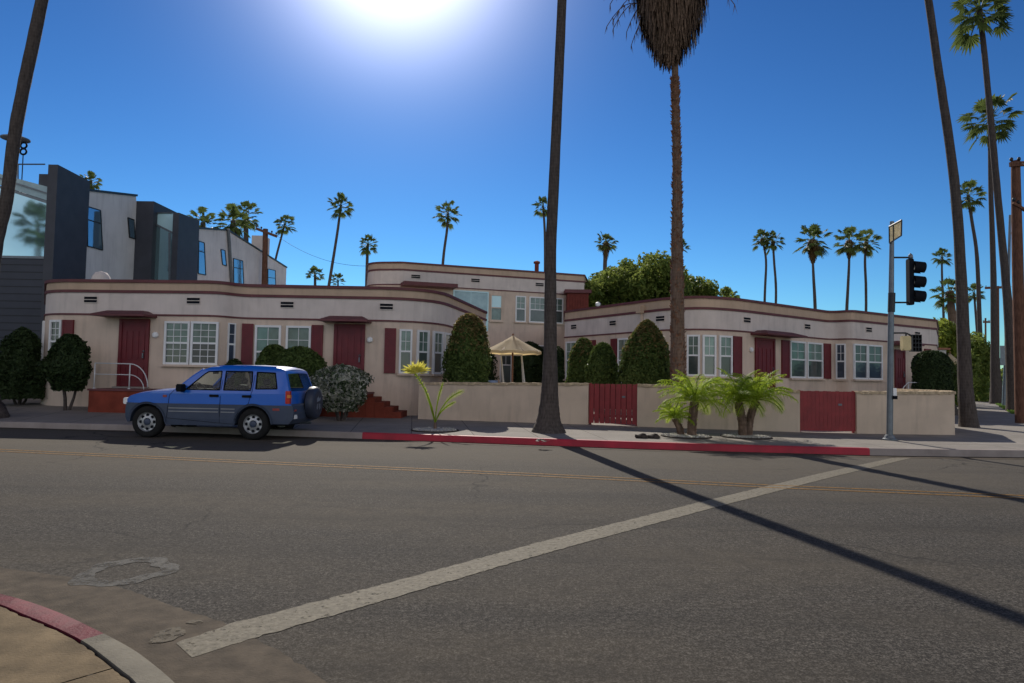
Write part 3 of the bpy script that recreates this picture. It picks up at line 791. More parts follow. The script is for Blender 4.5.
def gate(label, A, B, za, zb, pick):
    t = thing('gate', label, 'gate', (A+B)/2, 'red wooden gates'); A = A.copy(); B = B.copy()
    T = (B-A); T.z = 0; w = T.length; T.normalize(); N = V((T.y, -T.x, 0)); zg = (A.z+B.z)/2+.05
    n = 9 if pick else 14
    bm = new()
    for k in range(n):
        u = (k+.5)*w/n; zt_ = za+(zb-za)*u/w-.02+rnd.uniform(-.008, .008)
        wd = w/n*(.86 if pick else .95)
        box(bm, (A+T*u-N*.08).xy.to_3d()+V((0, 0, (zg+zt_)/2)), (wd, .03, zt_-zg), X=T)
    link_mesh('picket_panel', bm, 'red_gate', t)
    bm = new()
    for zc, hh in (((.34, .09), (.9, .09)) if not pick else ((.22, .08),)):
        box(bm, (A+T*w/2-N*.115).xy.to_3d()+V((0, 0, zg+zc)), (w-.02, .035, hh), X=T)
    if pick: box(bm, (A+T*w/2-N*.115).xy.to_3d()+V((0, 0, zg+.72)), (w-.02, .035, .60), X=T)
    link_mesh('gate_rail', bm, 'red_gate', t)
    for u in (.03, w-.03):
        bm = new(); box(bm, (A+T*u-N*.17).xy.to_3d()+V((0, 0, (za+.1)/2)), (.06, .06, za-.1), X=T); link_mesh('gate_post', bm, 'red_gate', t)
    bm = new(); box(bm, (A+T*(w*.72)-N*.055).xy.to_3d()+V((0, 0, za-.38)), (.10, .02, .05), X=T); link_mesh('latch', bm, 'grey_metal', t)
gate('red slatted picket gate with gaps at its foot, right of the central palm trunk', W[1], W[2], Z_[1], Z_[2], True)
gate('solid red board gate between the little palms and the signal pole', W[3], W[4], Z_[3], Z_[4], False)

# --- modern town houses on the left
def town(label): return thing('town_house', label, 'town house', (-20, 32, .2), 'modern charcoal and grey town houses')
def prism_x(bm, pts, xa, xb):
    """outline in (y,z) extruded from x=xa to xb"""
    n = len(pts); a = [bm.verts.new((xa, y, z)) for y, z in pts]; b = [bm.verts.new((xb, y, z)) for y, z in pts]
    for k in range(n): bm.faces.new((a[k], a[(k+1) % n], b[(k+1) % n], b[k]))
    bm.faces.new(a); bm.faces.new(b[::-1]); bmesh.ops.recalc_face_normals(bm, faces=bm.faces)
def winX(parent, pxs, X, m='blue_glass', d=.03, bars=(.33,)):
    P = [DX(px, py, X+d) for px, py in pxs]      # tl, tr, br, bl
    bm = new(); quad(bm, *P); c = sum(P, V((0, 0, 0)))/4
    bm2 = new()
    for k in range(4): tube(bm2, [P[k], P[(k+1) % 4]], .03, 4)
    for t in bars: tube(bm2, [P[0].lerp(P[3], t), P[1].lerp(P[2], t)], .03, 4)
    w = link_mesh('window', bm2, 'dark_metal', parent); link_mesh('pane', bm, m, w)
XA = D(55.5, 215, 27.2).x; XB = D(178, 240, 33.2).x; Y1e = DX(88, 230, XA).y; Y3e = DX(199, 240, XB).y
t1 = town('charcoal clad modern town house with large glass corner window at the far left'); YA = 27.2
zt1 = D(52, 164.5, YA).z
bm = new(); prism_x(bm, [(YA, 0), (YA, zt1), (Y1e-.02, DX(88, 180.4, XA).z), (Y1e-.02, 0)], XA-.38, XA); link_mesh('fin_wall', bm, 'charcoal', t1)
bm = new(); zg0, zg1 = D(28, 257, YA).z, D(40, 196, YA).z
Xl = XA-.385; box(bm, (Xl-8.35, YA+2.93, zg0/2-.04), (16.7, 5.8, zg0-.08)); link_mesh('lower_wall', bm, 'siding', t1)
bm = new(); zr = D(40, 190, YA).z; box(bm, (Xl-8.35, YA+3.6, (zg0+zr)/2-.04), (16.7, 6.2, zr-zg0)); link_mesh('upper_wall', bm, 'siding', t1)
g = [D(-40, 174, YA+.1), D(49.5, 203, YA+.1), V((D(49.5, 230, YA+.1).x, YA+.1, zg0)), V((D(-40, 230, YA+.1).x, YA+.1, zg0))]
bm = new(); quad(bm, *g); wf = new()
for a, b in ((0, 1), (1, 2), (2, 3)): tube(wf, [g[a], g[b]], .07, 4)
tube(wf, [g[0].lerp(g[1], .0)+V((0, 0, .35)), g[1]+V((0, 0, .35))], .04, 4)
wfo = link_mesh('window', wf, 'grey_metal', t1); link_mesh('pane', bm, 'mirror_glass', wfo)
g = [D(-40, 163, YA+.15), D(48.5, 187, YA+.15), D(48.5, 201, YA+.15), D(-40, 172, YA+.15)]
bm = new(); quad(bm, *g); link_mesh('balustrade_glass', bm, 'pane_teal', t1)
bm = new(); tube(bm, [D(18, 164.3, YA+.4), D(45, 164.3, YA+.4)], .03, 5); tube(bm, [D(18, 164.3, YA+.4), D(18, 190, YA+.4)], .03, 5)
link_mesh('roof_rail', bm, 'grey_metal', t1)
bm = new(); box(bm, (Xl-.3, YA+1.1, (zt1+zr)/2-.3), (.5, 1.6, zt1-zr)); link_mesh('parapet_fin', bm, 'charcoal', t1)
bm = new(); box(bm, (Xl-8.5, 35.0, zt1/2), (13, 3, zt1+.6)); link_mesh('stair_tower', bm, 'charcoal', t1)
t2 = town('pale grey stucco town house with slanted right edge between two charcoal ones')
Xw = XA-.12
e = [DX(86, 190.5, Xw), DX(136, 196.2, Xw), DX(145.5, 300, Xw)]
bm = new(); prism_x(bm, [(Y1e, 0), (Y1e, e[0].z), (e[1].y, e[1].z), (e[2].y, e[2].z), (e[2].y, 0)], Xw-8, Xw); link_mesh('wall', bm, 'grey_stucco', t2)
bm = new(); prism_x(bm, [(Y1e+.01, e[0].z+.003), (Y1e+.01, e[0].z+.1), (e[1].y+.05, e[1].z+.1), (e[1].y+.05, e[1].z+.003)], Xw-8, Xw+.06); link_mesh('coping', bm, 'dark_metal', t2)
winX(t2, [(87.5, 206.5), (100.5, 210.5), (102.6, 250), (87.5, 246)], Xw); winX(t2, [(128, 217.7), (134, 220), (134.9, 238.8), (129.6, 237.3)], Xw, bars=())
t3 = town('charcoal town house with tall glazed strip, middle of the row'); Y3 = 33.2
zt3 = D(150, 201.2, Y3).z; zb3 = D(175, 212.6, Y3).z
x_a, x_b, x_c, x_d = [D(p, 240, Y3).x for p in (137.3, 152.3, 172, 178)]
bm = new(); box(bm, ((x_a+x_b)/2-.6, Y3+1.2, zt3/2), (x_b-x_a+1.2, 2.4, zt3)); link_mesh('fin_wall', bm, 'charcoal', t3)
bm = new(); prism_x(bm, [(Y3, 0), (Y3, zb3), (Y3e-.02, DX(200, 220.6, x_d).z), (Y3e-.02, 0)], x_c, x_d); link_mesh('fin_wall', bm, 'charcoal', t3)
g0, g1, g2, g3 = D(151, 222, Y3+.35), D(173, 233, Y3+.35), D(173, 290, Y3+.35), D(151, 290, Y3+.35)
bm = new(); quad(bm, g0, g1, g2, g3); wf = new(); tube(wf, [g0, g1], .06, 4); tube(wf, [g1+V((-.15, 0, 0)), g2+V((-.15, 0, 0))], .07, 4)
wfo = link_mesh('window', wf, 'grey_metal', t3); link_mesh('pane', bm, 'mirror_glass', wfo)
bm = new(); quad(bm, D(151, 213.5, Y3+.4), D(173, 213, Y3+.4), D(173, 232.5, Y3+.4), D(151, 221.5, Y3+.4)); link_mesh('balustrade_glass', bm, 'pane_teal', t3)
bm = new(); tube(bm, [D(152, 213, Y3+.36), D(173, 212.7, Y3+.36)], .035, 5); link_mesh('roof_rail', bm, 'grey_metal', t3)
bm = new(); box(bm, ((x_b+x_c)/2, Y3+1.4, 3.4), (x_c-x_b-.01, 1.8, 6.8)); link_mesh('wall', bm, 'charcoal', t3)
t4 = town('pale grey stucco town house with sloping roofline and small chimney, behind the utility pole')
P_ = [DX(px, py, XB-.06) for px, py in ((197.5, 228.5), (227.5, 230.8), (286.5, 268))]
Xq = XB-.06
bm = new(); prism_x(bm, [(Y3e, 0), (Y3e, P_[0].z)]+[(p.y, p.z) for p in P_[1:]]+[(P_[2].y, 0)], Xq-7, Xq); link_mesh('wall', bm, 'grey_stucco', t4)
bm = new(); prism_x(bm, [(Y3e+.01, P_[0].z+.003), (Y3e+.01, P_[0].z+.09)]+[(p.y+.02, p.z+.09) for p in P_[1:]]+[(p.y+.02, p.z+.003) for p in reversed(P_[1:])], Xq-7, Xq+.06); link_mesh('coping', bm, 'dark_metal', t4)
for q, bars in (([(198.8, 241), (204.3, 243), (205.8, 275), (198.3, 273.5)], (.3,)), ([(221, 249.5), (225, 250.5), (226.5, 266), (222.6, 264.5)], ()),
          ([(233.5, 258.5), (242.8, 261), (244, 290), (234, 290)], (.28,)), ([(268, 269), (275.3, 270.5), (275.8, 290), (268, 290)], (.4,))): winX(t4, q, Xq, bars=bars)
c = DX(260.5, 250, Xq-.5); bm = new(); box(bm, c-V((0, 0, .2)), (.8, 1.1, 2.1)); link_mesh('chimney', bm, 'white_band', t4)
bm = new(); tube(bm, [DX(228.3, 229, Xq+.09), DX(232, 286, Xq+.09)], .10, 6); link_mesh('downpipe', bm, 'grey_metal', t4)
# patio heater with disc hood and ring ornament on the roof deck
ph = D(17, 180, YA+1.5); hd = D(15.5, 138.5, YA+1.5)
t = thing('patio_heater', 'patio heater with wide disc hood on the far left roof deck', 'patio heater', (hd.x, hd.y, zr))
bm = new(); lathe(bm, [(0, .16), (.15, .14), (.53, 0), (.53, -.04), (.2, .02), (0, .02)], (hd.x, hd.y, hd.z), n=24); link_mesh('hood', bm, 'grey_metal', t, smooth=40)
bm = new(); tube(bm, [(hd.x, hd.y, zr+.002), (hd.x, hd.y, hd.z)], .04, 8); lathe(bm, [(.1, -.32), (.12, -.05), (.1, 0)], hd, n=10); lathe(bm, [(.22, 0), (.22, .5), (.1, .6)], (hd.x, hd.y, zr), n=12); link_mesh('stand', bm, 'dark_metal', t)
bm = new(); c = D(23.5, 148.5, YA+1.3)
for dz in (.13, -.13):
    tube(bm, [c+V((.13*math.cos(a), 0, dz+.12*math.sin(a))) for a in [2*math.pi*k/14 for k in range(15)]], .04, 6, cap=False)
tube(bm, [c-V((0, 0, .25)), V((c.x, c.y, zr+.002))], .02, 6)
tag(link_mesh('ring_ornament', bm, 'black', at=(c.x, c.y, zr)), 'black ornament of two stacked rings under the patio heater hood', 'ornament')
# ------------------------------------------------------------------ palms
def fan_crown(seed, n=30, lo=-55, hi=85, leaf=17):
    """fan palm crown of unit radius"""
    r = random.Random(seed); bm = new()
    for i in range(n):
        az = i*2.39996+r.uniform(-.3, .3); q = (i+.5)/n
        el = R(hi+(lo-hi)*q**.8+r.uniform(-10, 10))
        d = V((math.cos(az)*math.cos(el), math.sin(az)*math.cos(el), math.sin(el)))
        side = V((-math.sin(az), math.cos(az), 0)); nrm = side.cross(d)
        L = r.uniform(.40, .66); fl = r.uniform(.32, .42)
        p0 = V((0, 0, r.uniform(-.14, .04))); p1 = p0+d*L-V((0, 0, .06*q))
        w = side*.012
        bm.faces.new([bm.verts.new(x) for x in (p0-w*2, p0+w*2, p1+w, p1-w)])
        tw = r.uniform(-.5, .5); side2 = (side*math.cos(tw)+nrm*math.sin(tw))
        for k in range(leaf):
            a = (k/(leaf-1)-.5)*R(250)
            ld = d*math.cos(a)+side2*math.sin(a)
            l = fl*(.70+.30*math.cos(a))*r.uniform(.88, 1.1)
            ww = ld.cross(nrm).normalized()*l*.11
            mid = p1+ld*l*.55+nrm*.02; tip = p1+ld*l-V((0, 0, l*(.16+.25*r.random())))
            v = [bm.verts.new(x) for x in (p1, mid-ww, tip, mid+ww)]
            bm.faces.new((v[0], v[1], v[2])); bm.faces.new((v[0], v[2], v[3]))
    me = bpy.data.meshes.new('fan_crown'); bm.to_mesh(me); bm.free(); me.materials.append(M['fan']); return me
def skirt_mesh(seed, n=420):
    r = random.Random(seed); bm = new()
    for i in range(n):
        h = r.random(); az = r.uniform(0, 6.283); rr = .28*(1-h)**.6+.05
        p0 = V((math.cos(az)*rr*.6, math.sin(az)*rr*.6, -h*.8)); p1 = V((math.cos(az)*rr*1.15, math.sin(az)*rr*1.15, -h*.8-.30-r.random()*.12))
        s = V((-math.sin(az), math.cos(az), 0))*.03
        bm.faces.new([bm.verts.new(x) for x in (p0-s, p0+s, p1+s*.4, p1-s*.4)])
    me = bpy.data.meshes.new('skirt'); bm.to_mesh(me); bm.free(); me.materials.append(M['fan_brown']); return me
CROWNS = [fan_crown(s) for s in range(5)]+[fan_crown(20, 26, -20, 80), fan_crown(21, 26, -20, 80)]
SKIRTS = [skirt_mesh(1), skirt_mesh(2)]
def trunk_pts(pts, Y):
    out = []
    for px, py, w in pts:
        p = D(px, py, Y); out.append((p, w*Y/F/2))
    return out
def smooth_pts(P, k=5):
    out = []
    for i in range(len(P)-1):
        p0, p1, p2, p3 = P[max(i-1, 0)], P[i], P[i+1], P[min(i+2, len(P)-1)]
        for j in range(k):
            t = j/k; cr = lambda a, b, c, d: .5*((2*b)+(c-a)*t+(2*a-5*b+4*c-d)*t*t+(3*b-a-3*c+d)*t**3)
            out.append((cr(p0[0], p1[0], p2[0], p3[0]), cr(p0[1], p1[1], p2[1], p3[1])))
    return out+[P[-1]]
def palm(label, pts, Y, Rc, zbase=None, crown=0, skirt=None, group='tall fan palms', bark='trunk', n=12, name='fan_palm', vis=True, rough=.04):
    """pts from base to crown (px, py, width px)"""
    P = trunk_pts(pts, Y)
    b = P[0][0]
    if zbase is not None and b.z > zbase:
        d = (P[0][0]-P[1][0]); d = d/abs(d.z) if abs(d.z) > 1e-6 else V((0, 0, -1))
        P = [(V((b.x+d.x*(b.z-zbase)*.6, b.y, zbase)), P[0][1]*1.15)]+P
    P = smooth_pts(P); base = P[0][0]
    t = thing(name, label, 'palm tree', (base.x, base.y, base.z), group)
    bm = new(); tube(bm, [base-V((0, 0, .3))]+[p for p, _ in P], [P[0][1]*1.02]+[r for _, r in P], n, wob=rough)
    link_mesh('trunk', bm, bark, t, smooth=True)
    top = P[-1][0]; lean = (P[-1][0]-P[-3][0]).normalized()
    me = CROWNS[crown % len(CROWNS)]
    c = bpy.data.objects.new('crown', me); C.objects.link(c); c.parent = t; c.location = top-base
    c.scale = (Rc, Rc, Rc); c.rotation_euler = (-lean.y*.5, lean.x*.5, rnd.uniform(0, 6.28))
    if skirt:
        s = bpy.data.objects.new('skirt', SKIRTS[crown % 2]); C.objects.link(s); s.parent = t; s.location = top-base+V((0, 0, .05))
        s.scale = (Rc*skirt[0],)*2+(Rc*skirt[1],); s.rotation_euler.z = rnd.uniform(0, 6)
    return t, P
def far(label, cxp, cyp, rpx, tpts, Y, **k):
    """crown centre px, crown radius px, trunk points below"""
    return palm(label, tpts+[(cxp, cyp+rpx*.15, tpts[-1][2]*.8)], Y, rpx*Y/F*1.25, zbase=.0, **k)
FG = 'fan palms on the skyline'
far('distant palm crown peeking over the charcoal and grey town houses at far left', 91, 179, 10, [(93, 330, 3), (92, 230, 3)], 60, crown=1, group=FG)
far('bushy palm crown just right of the charcoal town house fin', 203, 220, 16, [(203, 330, 6), (203, 250, 6)], 62, crown=2, group=FG)
far('taller bushy palm left of the pair rising behind the sloping grey roof', 233, 218, 19, [(235, 330, 6), (234, 250, 6)], 64, crown=0, group=FG)
far('bushy palm right of the pair rising behind the sloping grey roof', 246, 212, 15, [(246, 330, 5), (246, 250, 5)], 70, crown=3, group=FG)
far('slim leaning palm behind the chimney, right of the utility pole', 285, 222, 11, [(268, 300, 2.4), (275, 262, 2.2)], 75, crown=4, group=FG)
far('small low palm behind the left wing roof, left of the tall leaning palm', 315, 273, 10, [(314, 330, 3), (315, 300, 3)], 80, crown=5, group=FG)
far('smallest low palm behind the left wing roof, right of the tall leaning palm', 338, 279, 7.5, [(338, 330, 2), (338, 300, 2)], 90, crown=6, group=FG)
far('tall leaning palm above the middle of the left wing roof', 341, 203, 13, [(324, 320, 3), (329, 285, 3), (337, 235, 2.6)], 65, crown=1, group=FG)
far('short palm touching the rounded corner of the two storey building', 368, 242, 11, [(366, 310, 3), (367, 265, 3)], 75, crown=0, group=FG)
far('lone palm above the roof of the two storey building', 448, 211, 13, [(440, 320, 3), (443, 262, 2.8), (447, 230, 2.6)], 65, crown=2, group=FG)
far('palm crown half hidden behind the central palm trunk', 543, 204, 11, [(545, 320, 3), (545, 240, 2.6)], 70, crown=3, group=FG)
far('shaggy palm rising from behind the broadleaf tree', 606, 240, 11, [(604, 330, 4), (605, 265, 4)], 65, crown=4, skirt=(.9, 1.3), group=FG)
far('palm hidden but for its frond tips behind the brown skirted palm trunk', 680, 246, 10, [(681, 330, 3), (681, 275, 3)], 70, crown=5, group=FG)
far('left palm of the close pair above the right wing roof', 762, 237, 11, [(764, 330, 2.4), (765, 290, 2.4), (766, 260, 2.2)], 70, crown=0, group=FG, skirt=(.5, .5))
far('right palm of the close pair above the right wing roof', 773, 239, 11, [(775, 330, 2.4), (776, 290, 2.4), (774, 260, 2.2)], 70, crown=1, group=FG, skirt=(.5, .5))
far('thick palm with big brown skirt alone above the right wing roof', 813, 237, 17, [(815, 330, 3.2), (815, 305, 3.2), (813, 265, 2.4)], 62, crown=2, group=FG, skirt=(.9, 1.0))
far('palm with brown skirt left of the two nearest the signal pole', 849, 238, 15, [(846, 330, 3.2), (847, 305, 3), (849, 265, 2.4)], 62, crown=3, group=FG, skirt=(.7, .9))
far('thinner palm nearest the signal pole above the right wing roof', 866, 240, 13, [(866, 330, 2.6), (866, 290, 2.6), (865, 262, 2.4)], 66, crown=4, group=FG, skirt=(.5, .6))
SG = 'palms along the side street'
far('small far palm left of the big leaning trunk on the right', 942, 255, 9.5, [(944, 330, 2.4), (943, 300, 2.4), (942, 275, 2)], 80, crown=0, group=SG)
far('stout brown trunked palm behind the big leaning trunk', 950, 289, 16, [(954, 372, 9), (953, 330, 8), (951, 305, 7)], 45, crown=1, group=SG, bark='trunk_brown', skirt=(.7, .6))
far('small far palm right of the big leaning trunk', 974, 291, 9.5, [(980, 370, 2.6), (977, 330, 2.4), (975, 305, 2)], 85, crown=2, group=SG)
palm('slender palm with drooping crown right of the big leaning trunk, third along the side street',
     [(983, 397, 9), (980.5, 380, 6.5), (980, 337, 4.5), (977, 258, 3.6), (972, 222, 3), (968, 195, 3)], 62, 1.75, crown=3, group=SG)
palm('tall slim palm with full crown in the middle of the side street row',
     [(998, 402, 15), (996, 385, 10), (994.5, 340, 7), (993, 260, 5.2), (990.5, 180, 4.2), (990, 118, 4)], 50, 2.25, crown=4, group=SG)
palm('tallest palm of the side street row, its crown cut by the top edge',
     [(1014, 414, 17), (1013, 400, 12), (1011, 350, 10), (1006, 284, 7.5), (998, 200, 6.6), (991, 123, 6), (983, 40, 5.2), (979, 8, 5)], 37, 2.15, crown=0, group=SG)
NG = 'big palm trunks near the street'
pb = Gz(549, 432)
t, P = palm('big smooth grey palm trunk with flared base on the sidewalk in the centre',
     [(548.5, 433, 36), (548.5, 429, 32), (548.5, 421, 25), (549, 411, 21), (549.5, 395, 17.5), (550, 375, 15.5), (550.3, 340, 13), (550.8, 250, 11.3), (554, 180, 10.7), (558, 90, 10), (562, 0, 9.7), (568, -150, 9.2), (574, -330, 9)], pb.y, 2.4, crown=1, group=NG, n=20, rough=.03)
pb = Gz(968, 427)
palm('big leaning grey palm trunk at the garden wall corner on the right', [(969, 428, 20), (968.5, 421, 17), (966, 395, 14), (964.5, 364, 12.5), (960, 258, 9.8), (954, 179, 9), (943, 100, 8), (937, 60, 7.6), (928.5, 0, 7), (915, -90, 7), (900, -180, 7)], pb.y, 2.2, crown=2, group=NG, n=18)
palm('dark leaning palm trunk at the left edge of the photo', [(-10, 416, 34), (-13, 408, 26), (-15, 360, 16), (-11, 300, 13), (-3, 240, 12), (6.5, 200, 12), (14, 140, 11.5), (21, 100, 11.5), (31.5, 50, 11.5), (42, 0, 11), (60, -90, 10), (80, -200, 9)], 19.6, 2.2, crown=3, group=NG, n=18)
# skirted brown palm behind the wall
Yk = 21.3
M['boot'] = mat('broken leaf bases', (.21, .115, .075), .5, 9, .95, bmp=.4)
t, P = palm('brown shaggy palm with huge hanging thatch skirt behind the garden wall',
     [(679.5, 432, 17), (679, 400, 15), (678, 370, 15), (677, 263, 12), (677, 176, 9), (675.5, 100, 7.2), (675, 61, 6.8), (676, -60, 9), (677, -150, 9)], Yk, 2.6, zbase=.2, crown=4, group=NG, bark='trunk_brown', n=14)
bm = new()   # old leaf boots up the trunk
for i in range(1500):
    f = rnd.random(); k = f*(len(P)-1)*.72; a, b = P[int(k)], P[min(int(k)+1, len(P)-1)]; u = k-int(k)
    c = a[0].lerp(b[0], u); r_ = a[1]+(b[1]-a[1])*u; az = rnd.uniform(0, 6.283)
    d = V((math.cos(az), math.sin(az), 0)); s = V((-d.y, d.x, 0))
    ww = rnd.uniform(.03, .07); h_ = rnd.uniform(.05, .14)
    p = c+d*r_*.9; q = [p-s*ww-V((0, 0, h_)), p+s*ww-V((0, 0, h_)), p+d*rnd.uniform(.03, .09)+V((0, 0, h_*rnd.uniform(-.3, .7)))]
    v = [bm.verts.new(x) for x in q]+[bm.verts.new(p+V((0, 0, -h_*.2)))]
    for fc in ((0, 1, 2), (1, 3, 2), (3, 0, 2)): bm.faces.new([v[j] for j in fc])
link_mesh('leaf_boots', bm, 'boot', t)['kind'] = 'stuff'
bm = new()   # thatch skirt
zA, zB = D(675, 62, Yk).z, D(676, -110, Yk).z; base_x = D(669.5, 30, Yk)
prof = [(0, .12), (.03, .35), (.07, .55), (.13, .82), (.24, 1.05), (.34, 1.2), (.6, 1.35), (1, 1.3)]
def pr_(t):
    for a, b in zip(prof, prof[1:]):
        if t <= b[0]: return a[1]+(b[1]-a[1])*(t-a[0])/(b[0]-a[0])
    return prof[-1][1]
prof = [(a_, b_*.86) for a_, b_ in prof]
for i in range(9000):
    tt = rnd.random()**.85; az = rnd.uniform(0, 6.283); H = zB-zA
    rr = (pr_(tt)+.05)*rnd.uniform(.75, 1.07)*(1+.10*math.sin(3*az+1)+.06*math.sin(7*az)); z = zA+.1+tt*H
    d = V((math.cos(az), math.sin(az), 0)); s = V((-d.y, d.x, 0))
    L = rnd.uniform(.45, .95); p0 = V((base_x.x, Yk, z+L*.5))+d*rr*.97; p1 = V((base_x.x, Yk, max(z-L*.5, zA-.15-.3*rnd.random())))+d*(rr*.99+rnd.uniform(-.12, .06))+s*rnd.uniform(-.12, .12)
    w = rnd.uniform(.012, .05)
    bm.faces.new([bm.verts.new(x) for x in (p0-s*w, p0+s*w, p1+s*w*.3, p1-s*w*.3)])
lathe(bm, [(.16, zA+.15)]+[(pr_(k/8)*.8, zA+.15+k/8*(zB-zA)*.98) for k in range(1, 9)]+[(.1, zB)], (base_x.x, Yk, 0), n=20)
for i in range(34):   # dead fronds sticking out near the top of the skirt
    az = rnd.uniform(0, 6.283); d = V((math.cos(az), math.sin(az), 0)); p0 = V((base_x.x, Yk, rnd.uniform(D(670, 6, Yk).z, D(670, -45, Yk).z)))+d*.85
    pts = [p0+d*(1.15*q)+V((0, 0, .25*math.sin(q*3)-.5*q*q)) for q in [k/6 for k in range(7)]]
    tube(bm, pts, .012, 4)
    for q in pts[2:]:
        for _ in range(3):
            e = q+V((rnd.uniform(-.08, .08), rnd.uniform(-.08, .08), -rnd.uniform(.15, .4))); s = V((.012, 0, 0))
            bm.faces.new([bm.verts.new(x) for x in (q-s, q+s, e)])
link_mesh('thatch_skirt', bm, 'thatch', t)

# ------------------------------------------------------------------ shrubs and hedges
def leaf_quad(bm, p, nrm, s, r, mi=0):
    a = nrm.orthogonal().normalized(); b = nrm.cross(a); th = r.uniform(0, 6.283)
    u = (a*math.cos(th)+b*math.sin(th)); w = nrm.cross(u)*.5
    nrm = nrm*.25
    vs = [bm.verts.new(p+x) for x in (-u*s, w*s+nrm*s, u*s, -w*s+nrm*s)]
    f = bm.faces.new(vs); f.material_index = mi
def shrub(name, label, c, prof, h, rx, ry, n, leaf, mats, z0=0, stem=None, seed=1, jit=.08, group=None, cat='shrub', warm=0, lump=.05):
    """prof(t) -> radius fraction, t in 0..1 from bottom to top"""
    r = random.Random(seed); t = thing(name, label, cat, c, group); c = V(c)
    ph = [r.uniform(0, 6.28) for _ in range(4)]
    lump = lump*1.5
    def surf(tt, az, k=1):
        q = prof(tt)*k*(1+lump*math.sin(3*az+ph[0]+4*tt)+lump*.8*math.sin(6*az+ph[1]-5*tt)+lump*.6*math.sin(14*tt+ph[2]))
        return c+V((rx*q*math.cos(az), ry*q*math.sin(az), z0+tt*h))
    bm = new()
    ns, nz = 22, 16; rings = [[bm.verts.new(surf(j/nz, 2*math.pi*k/ns, .92)) for k in range(ns)] for j in range(nz+1)]
    for a, b in zip(rings, rings[1:]):
        for k in range(ns): bm.faces.new((a[k], a[(k+1) % ns], b[(k+1) % ns], b[k]))
    bm.faces.new(rings[0][::-1]); bm.faces.new(rings[-1])
    for i in range(n):
        tt = r.random() if r.random() < .85 else 1-r.random()**2*.25
        az = r.uniform(0, 6.283)
        if r.random() > prof(tt)+.15: tt = r.random()*.8
        p = surf(tt, az, r.uniform(.93, 1.05)+r.uniform(0, jit)*r.random())
        nn = (surf(tt, az, 1.2)-surf(tt, az)); nn.z += (prof(max(0, tt-.03))-prof(min(1, tt+.03)))*2*min(rx, ry)
        nn = (nn.normalized()+V((r.uniform(-1, 1), r.uniform(-1, 1), r.uniform(-1, 1)))*.9).normalized()
        mi = 1 if (warm and tt > .55 and r.random() < warm*(tt-.5)*2) else 0  # sun tinted leaves get denser towards the top
        leaf_quad(bm, p, nn, leaf*r.uniform(.6, 1.3), r, mi)
    link_mesh('foliage', bm, mats, t)
    if stem:
        bm = new()
        for k in range(stem):
            a = 2*math.pi*k/stem+.5; q = .06 if stem > 1 else 0
            tube(bm, [c+V((q*math.cos(a), q*math.sin(a), -.05)), c+V((q*2.5*math.cos(a)+.03, q*2.5*math.sin(a), z0*.6)), c+V((q*5*math.cos(a), q*5*math.sin(a), z0+h*.25))], [.05, .04, .03], 6)
        link_mesh('stem', bm, 'trunk', t)
    return t
dome = lambda t: (max(0, 1-max(0, (t-.55)/.45)**2.4))**.5*(.86+.14*min(1, t*4))
cone = lambda t: (1-t**2.5)**.62*(.92+.08*math.sin(min(t*3, 1.57)))
egg = lambda t: max(0.02, math.sin(math.pi*min(1, (t*.86+.10)))**.6)
tall = lambda t: (1-max(0, (t-.35)/.65)**2.6)**.5*(.88+.12*min(1, t*5))
def sh(name, label, px0, px1, py0, py1, Y, prof, n, leaf, mats, zb=None, **k):
    mid = (px0+px1)/2; a, b = D(px0, (py0+py1)/2, Y), D(px1, (py0+py1)/2, Y); zt_, zl = D(mid, py0, Y).z, D(mid, py1, Y).z
    base = gz((a.x+b.x)/2, Y)-.0
    r = (b.x-a.x)/2
    return shrub(name, label, ((a.x+b.x)/2, Y, base), prof, zt_-max(zl, base), r, k.pop('ry', r), n, leaf, mats, z0=max(zl, base)-base, **k)
sh('conical_bush', 'dark bushy evergreen at the far left corner before the charcoal siding', 1, 41, 328, 398, 23.0, cone, 5500, .075, ['hedge_dark'], stem=4, seed=3, lump=.12, jit=.25)
sh('conical_bush', 'dark pear shaped evergreen with bare stem before the left window', 50, 87.5, 335, 390, 21.6, lambda t: egg(t)*(1-.25*t), 5500, .07, ['hedge_dark'], stem=3, seed=4, lump=.10, jit=.22)
sh('round_shrub', 'rounded dark green shrub under the double window behind the car, left of its pair', 257, 290, 345, 408, 22.2, dome, 3600, .065, ['hedge', 'hedge_warm'], stem=3, seed=5, group='rounded shrubs under the double window', lump=.06)
sh('round_shrub', 'larger rounded dark shrub under the double window, beside the variegated shrub', 276, 321, 347, 412, 21.7, dome, 4500, .065, ['hedge', 'lime'], stem=3, seed=6, group='rounded shrubs under the double window', lump=.06)
sh('variegated_shrub', 'loose variegated shrub with pale edged leaves before the terracotta steps right of the car', 317, 366, 365, 411, 20.6, lambda t: dome(t)*(.6+.4*min(1, t*2.2)), 3600, .06, ['varieg'], stem=5, seed=7, lump=.12, jit=.2)
sh('low_hedge', 'narrow low clipped bush below the window just left of the second maroon shutter', 224, 244, 359, 405, 22.6, dome, 1200, .05, ['hedge_dark'], stem=2, seed=8)
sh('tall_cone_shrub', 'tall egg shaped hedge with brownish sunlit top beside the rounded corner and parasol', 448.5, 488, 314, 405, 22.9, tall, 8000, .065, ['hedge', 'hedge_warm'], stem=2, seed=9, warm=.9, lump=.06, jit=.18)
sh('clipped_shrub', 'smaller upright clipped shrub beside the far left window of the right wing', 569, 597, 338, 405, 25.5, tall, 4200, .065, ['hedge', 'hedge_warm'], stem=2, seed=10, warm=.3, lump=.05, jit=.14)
sh('clipped_shrub', 'lower round topped clipped shrub just left of the big cone shaped one', 588, 617, 343, 405, 24.0, tall, 4200, .065, ['hedge'], stem=2, seed=11, lump=.05, jit=.14)
